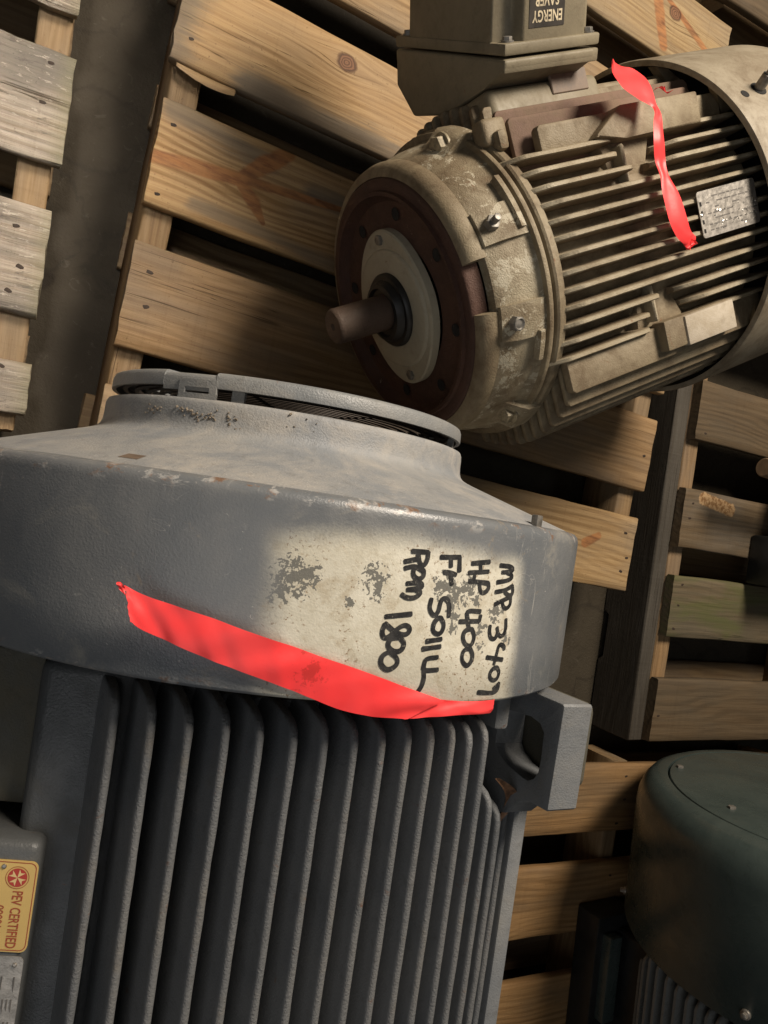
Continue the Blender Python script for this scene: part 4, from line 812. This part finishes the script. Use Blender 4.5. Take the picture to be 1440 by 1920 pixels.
for sg in (-1, 1):
    b = B(); b.prism([(0.245, .062), (0.300, .062), (0.322, .112), (0.235, .112)], lambda a, c, h, sg=sg: Vector((a, sg * c, h)), D2 + .12, D2 + .158, .006, 2); b.obj('pocket_boss', M_khaki, fr2, 40)
    for q in (.256,):
        b = B(); b.box(q - .003, q + .003, min(sg * .06, sg * .105), max(sg * .06, sg * .105), D2 + .15, D2 + .181 - .008 * (q > .255), .002, 1); b.obj('pocket_rib', M_fin2, fr2, 40)
# lifting ear near the bell
b = B(); b.box(0.088, 0.122, 0.136, 0.166, D2 + .118, D2 + .142, .006, 3); b.obj('casting_ear', M_khaki, fr2, 40)
b = B(); b.box(0.098, 0.112, 0.128, 0.150, D2 + .135, D2 + .152, .005, 2); b.obj('casting_ear', M_khaki, fr2, 40)
# rating plate riveted on the fin tips
rpl = B()
def Pr(s, l, z): return Vector((s, l, D2 + z))
def rr2(x0, x1, y0, y1, r, k=4):
    pts = []
    for cx, cy, a in ((x1 - r, y1 - r, 0), (x0 + r, y1 - r, 90), (x0 + r, y0 + r, 180), (x1 - r, y0 + r, 270)):
        for i in range(k + 1): q = math.radians(a + 90 * i / k); pts.append((cx + r * math.cos(q), cy + r * math.sin(q)))
    return pts
rpl.prism(rr2(0.3205, 0.4285, -0.0267, 0.0275, .004), lambda a, c, h: Pr(a, c, h), .2062, .2072, 0); rpl = rpl.obj('rating_plate', M_plate, m2, 30)
b = B()
for j in range(7):
    y = 0.020 - .0064 * j; x = 0.335
    while x < 0.415:
        w = R.uniform(.004, .013)
        if R.random() < .66: b.prism([(x, y), (x + w, y), (x + w, y - .0016), (x, y - .0016)], lambda a, c, h: Pr(a, c, h), .20722, .2074)
        x += w + .003
b.obj('printed_lines', M_print, rpl, None)
b = B()
for k in range(46):
    x, y = R.uniform(.345, .424), R.uniform(-.022, .004); r = R.uniform(.0006, .0013)
    b.cyl((x, y, D2 + .2071), (R.uniform(-.3, .3), R.uniform(-.3, .3), 1), r, .0008, 6)
b.obj('stamped_dots', M_glint, rpl, 30)
b = B()
for j in range(4): b.box(.3232, .3262, -.021 + .0105 * j, -.016 + .0105 * j, D2 + .20725, D2 + .2075)
b.obj('plate_slots', M_dark, rpl, None)
for x, y in ((.3235, .0), (.4255, .0)):
    b = B(); b.cyl((x, y, D2 + .2070), (0, 0, 1), .0018, .0014, 12, .0006); b.obj('plate_rivet', M_glint, rpl)
# fan cover
b = B()
b.lathe([(0.2255, 0.4270), (0.2300, 0.4262), (0.2325, 0.4275), (0.2335, 0.432), (0.2335, 0.62), (0.225, 0.655), (0.20, 0.668), (0.08, 0.668)], P2, 128)
b.lathe([(0.2255, 0.4270), (0.2250, 0.435), (0.2250, 0.60)], P2, 128)
cv2 = b.obj('fan_cover', M_cover2, m2, 40)
b = B(); b.lathe([(0.0, .50), (0.2248, .50)], P2, 64); b.obj('fan_cover_inside', M_dark, cv2, None)
for a in (-8, 40, -40, 66):
    b = B(); b.lathe([(.19, .47), (.224, .43), (.224, .445), (.20, .49)], P2, 3, a - 2, a + 2, closed_prof=True); b.obj('cover_bracket', M_khaki, cv2, 40)
for a, s in ((33, .456), (22, .50)):
    b = B(); b.lathe([(.0, .0004), (.0055, .0004), (.0062, .0001)], lambda th, r, n_, a=a, s=s: P2(math.radians(a), .2337 + n_, s) + r * math.cos(th) * Vector((1, 0, 0)) + r * math.sin(th) * Vector((0, math.cos(math.radians(a)), -math.sin(math.radians(a)))), 16); b.obj('cover_hole', M_dark, cv2, None)
d = P2(math.radians(34), 1, 0) - Vector((0, 0, D2)); c = P2(math.radians(34), .233, .487)
b = B(); b.lathe([(.0, .0006), (.0105, .0006), (.0112, .0001)], lambda th, r, n_, c=c, d=d: c + d * (n_ + .0006) + r * math.cos(th) * Vector((1, 0, 0)) + r * math.sin(th) * Vector((1, 0, 0)).cross(d), 18); b.obj('cover_hole', M_dark, cv2, None)
b = B(); b.cyl(c, d, .0068, .020, 14, .001); b.cyl(c + d * .02, d, .0042, .010, 12, .0008); b.obj('grease_fitting', M_bolt, cv2, 35)
# feet
for s0 in (.13, .38):
    for sg in (-1, 1):
        b = B(); b.box(s0, s0 + .075, min(sg * .10, sg * .185), max(sg * .10, sg * .185), 0.0005, .022, .004, 2); b.box(s0 + .005, s0 + .07, min(sg * .10, sg * .145), max(sg * .10, sg * .145), .02, .13, .005, 2); b.obj('foot', M_khaki, fr2, 40)
# conduit box on the far side, parted on a slanting joint
n_v = Vector((0, .8984, .4392)); d_v = Vector((0, .4392, -.8984))
Tb = Vector((0, .222, D2 + .142)); HB = 0.2155
def Pb(s, t, n): return Vector((s, 0, 0)) + Tb + d_v * t + n_v * n
S0, S1 = .140, .2855
b = B()
b.prism([(.222 - .0015, .142), (.317 - .001, -.051), (.279, -.071), (.232, -.052), (.2065, .02), (.2075, .096), (.2105, .1365)], lambda a, c, h: Vector((h, a, D2 + c)), S0, S1 - .006, .0038, 3)
cbx = b.obj('conduit_box', M_box, m2, 40)
b = B(); b.prism([(S0 + .0006, 0), (S1, 0), (S1, HB), (S0 + .0006, HB)], lambda a, c, h: Pb(a, c, h), -.0155, -.0016, .0022, 2); b.obj('box_lip', M_box, cbx, 40)
b = B(); b.prism([(.150, .112), (.2065, .104), (.2065, -.03), (.150, -.04)], lambda a, c, h: Vector((h, a, D2 + c)), .136, .315, .010, 3); b.obj('box_neck', M_box, cbx, 40)
b = B(); b.box(.232, .292, .187, .213, D2 + .104, D2 + .1085, .001, 1); tg = b.obj('blank_tag', M_tag, cbx, 30)
lid = B()
lid.prism([(S0, 0), (S1, 0), (S1, HB), (S0, HB)], lambda a, c, h: Pb(a, c, h), .0016, .0140, .0025, 2)
k_ = .020
lid.prism([(S0 + .028, .003), (S1 - .022, .003), (S1 - .020, .010), (S1 - .003, .020), (S1 - .003, HB - .02), (S1 - .02, HB - .003), (S0 + .03, HB - .003), (S0 + .001, HB - .03), (S0 + .001, .026), (S0 + .016, .024), (S0 + .024, .016)], lambda a, c, h: Pb(.2128 + (a - .2128) * (1 - (h - .01) * .35), HB / 2 + (c - HB / 2) * (1 - (h - .01) * .35), h), .012, .19, .003, 2)
lid = lid.obj('box_lid', M_box, m2, 40)
for (a, c) in ((S0 + .0125, .0115), (S1 - .011, .010), (S0 + .0125, HB - .012), (S1 - .012, HB - .012)):
    b = B(); b.cyl(Pb(a, c, .0138), n_v, .0075, .002, 16); b.cyl(Pb(a, c, .0158), n_v, .0055, .004, 6, .0008); b.obj('lid_screw', M_bolt, lid, 30)
# ENERGY SAVER sticker on the sloping upper side of the lid (reads from the far side)
def Ps(a, n, off):  # a from S0 along the shaft, n out along the lid; the lid side leans in slightly
    h = n; c0 = HB / 2 + (.003 - HB / 2) * (1 - (h - .01) * .35)
    return Pb(S0 + a, c0 - off, h)
st = B(); st.sheet([[Ps(a, n, .0006) for a in (.036, .06, .0885)] for n in (.0255, .045, .0665)]); st = st.obj('energy_sticker', M_sticker, lid, None)
tx = text_mesh('ENERGY', lambda x, y: Ps(.0845 - x, .0415 - y, .0010), 0, .0445, .0115, bold=.02); tx.obj('lid_lettering', M_stext, lid, None)
tx = text_mesh('SAVER', lambda x, y: Ps(.0790 - x, .0560 - y, .0010), 0, .0365, .0110, bold=.02); tx.obj('lid_lettering', M_stext, lid, None)
# twisted red tape hung on the fins
KN = [[-7.0, 277, 214.5, -4.6, 288, 222], [-8.4, 282, 219, -5.6, 294, 216], [-7.2, 288, 223, -8.0, 297, 214], [-5.4, 285, 215, -7.6, 291, 224]]
KN2 = [[40.4, 314, 236, 38.6, 322, 246], [39.0, 318, 245, 37.6, 327, 238], [38.3, 326, 237, 36.9, 331, 244]]
t2 = ribbon([TAPE_C, KN, KN2], P2, 'flagging_tape', 'twisted strip of fluorescent red tape knotted over the fins of the khaki motor', 'red flagging tapes', nw=10, wav=.0016, sub=5)
t2.location = LOC2; t2.rotation_euler = (0, 0, ROT2)

# ---------------------------------------------------------------- dark green motor at lower right (x across, y along its shaft, z up)
D3 = 0.333
m3 = thing('electric_motor', 'dark green electric motor at the lower right with a smooth domed fan cover', 'motor', (1.401, -0.312, TOP), 0.1, 'used electric motors')
def P3(th, r, s): return Vector((r * math.sin(th), s, D3 + r * math.cos(th)))
b = B(); b.lathe([(0.315, -0.05), (0.317, -0.258), (0.3205, -0.262), (0.3225, -0.259), (0.3225, -0.06), (0.3205, -0.040), (0.314, -0.022), (0.303, -0.008), (0.290, -0.0015), (0.2735, 0.0), (0.2725, -0.004), (0.2725, -0.02)], P3, 144)
c3 = b.obj('fan_cover', M_green, m3, 45)
b = B(); b.lathe([(0.0, 0.004), (0.262, 0.001), (0.2688, 0.0), (0.2700, -0.002), (0.2700, -0.02)], P3, 144); e3 = b.obj('end_plate', M_green, m3, 45)
for u, z in ((-.138, -.214), (-.216, -.042), (-.13, .215), (.2, -.1), (.2, .12)):
    L_ = math.hypot(u, z); th = math.atan2(u, z); b = B(); b.cyl(P3(th, L_, .0005), (0, 1, 0), .0065, .005, 6, .001); b.obj('plate_screw', M_bolt, e3, 30)
for a in (-74.7, -139, 0, 74):
    d = P3(math.radians(a), 1, 0) - Vector((0, 0, D3)); b = B(); b.cyl(P3(math.radians(a), .3222, -.239), d, .0075, .004, 16, .001); b.cyl(P3(math.radians(a), .326, -.239), d, .0048, .0065, 6, .001); b.obj('cover_screw', M_steel, c3, 30)
b = B(); b.lathe([(0.0, -0.27), (0.20, -0.27), (0.222, -0.285), (0.222, -0.80), (0.18, -0.84), (0.0, -0.85)], P3, 96); f3 = b.obj('frame', M_green2, m3, 40)
for z in (0.042, .021, .003, -.017, -.037, -.062, -.088, -.117, -.147, -.178, -.207, -.232):
    lo = -math.sqrt(.283 ** 2 - z * z); b = B(); V = []
    for s, f in ((-.286, .55), (-.290, .80), (-.296, .95), (-.306, 1.0), (-.5, 1.0), (-.78, 1.0)):
        s -= max(0, -z - .14) * .9
        x = -.17 + (lo + .17) * f; V.append([b.bm.verts.new(Vector((xx, s, D3 + z + zz))) for xx, zz in ((-.17, -.008), (x + .006, -.0055), (x, -.0025), (x, .0025), (x + .006, .0055), (-.17, .008))])
    for A, C in zip(V, V[1:]):
        for k in range(5): b.bm.faces.new((A[k], A[k + 1], C[k + 1], C[k]))
    b.bm.faces.new(V[0]); b.obj('cooling_fin', M_green2, f3, 50)
for k in range(-8, 9):
    u = .024 * k; b = B(); b.box(u - .004, u + .004, -.78, -.30, D3 + .17, D3 + math.sqrt(.28 ** 2 - u * u), .002, 1); b.obj('cooling_fin', M_green2, f3, 40)
for sg in (-1, 1):
    b = B(); b.box(min(sg * .14, sg * .240), max(sg * .14, sg * .240), -.82, -.305, .0005, .060, .006, 2); b.box(min(sg * .15, sg * .190), max(sg * .15, sg * .190), -.80, -.33, .05, .20, .008, 2); b.obj('foot', M_blackpaint, f3, 40)
    b = B(); b.box(min(sg * .195, sg * .226), max(sg * .195, sg * .226), -.50, -.335, .058, .082, .004, 2); b.obj('foot_rib', M_green, f3, 40)

# ---------------------------------------------------------------- black machine at the right edge, on the old pallet
m4 = thing('electric_motor', 'small black electric motor with a tan shaft end, cut by the right edge', 'motor', (1.54, 0.27, TOP), 0.0, 'used electric motors')
def P4(th, r, s): return Vector((s, r * math.sin(th), .133 + r * math.cos(th)))
b = B(); b.lathe([(0.0, -.03), (.045, -.03), (.05, -.025), (.072, -.012), (.078, 0), (.078, .30), (.06, .33), (0, .34)], P4, 64); f4 = b.obj('frame', M_blackpaint, m4, 40)
for k in range(24):
    a = 2 * PI * k / 24; b = B(); b.lathe([(.07, .0), (.096, .006), (.099, .012), (.099, .26), (.07, .28)], P4, 1, math.degrees(a) - 1.2, math.degrees(a) + 1.2, closed_prof=True); b.obj('cooling_fin', M_blackpaint, f4, 40)
b = B(); b.lathe([(.0, -.212), (.017, -.212), (.019, -.209), (.019, -.02)], P4, 32); b.obj('shaft', M_tan, m4, 40)
for sg in (-1, 1):
    b = B(); b.box(.03, .26, min(sg * .06, sg * .11), max(sg * .06, sg * .11), .0005, .018, .003, 2); b.box(.04, .25, min(sg * .06, sg * .08), max(sg * .06, sg * .08), .015, .09, .004, 2); b.obj('foot', M_blackpaint, f4, 40)
k4 = thing('terminal_box', 'black box shape standing on the mossy boards at the right edge', 'box', (1.575, 0.105, TOP), 0.05)
b = B(); b.box(-.065, .15, -.054, .054, .0012, .085, .006, 2); b.obj('housing', M_blackpaint, k4, 40)
b = B(); b.box(-.069, .154, -.058, .058, .086, .098, .004, 2); b.obj('lid', M_blackpaint, k4, 40)
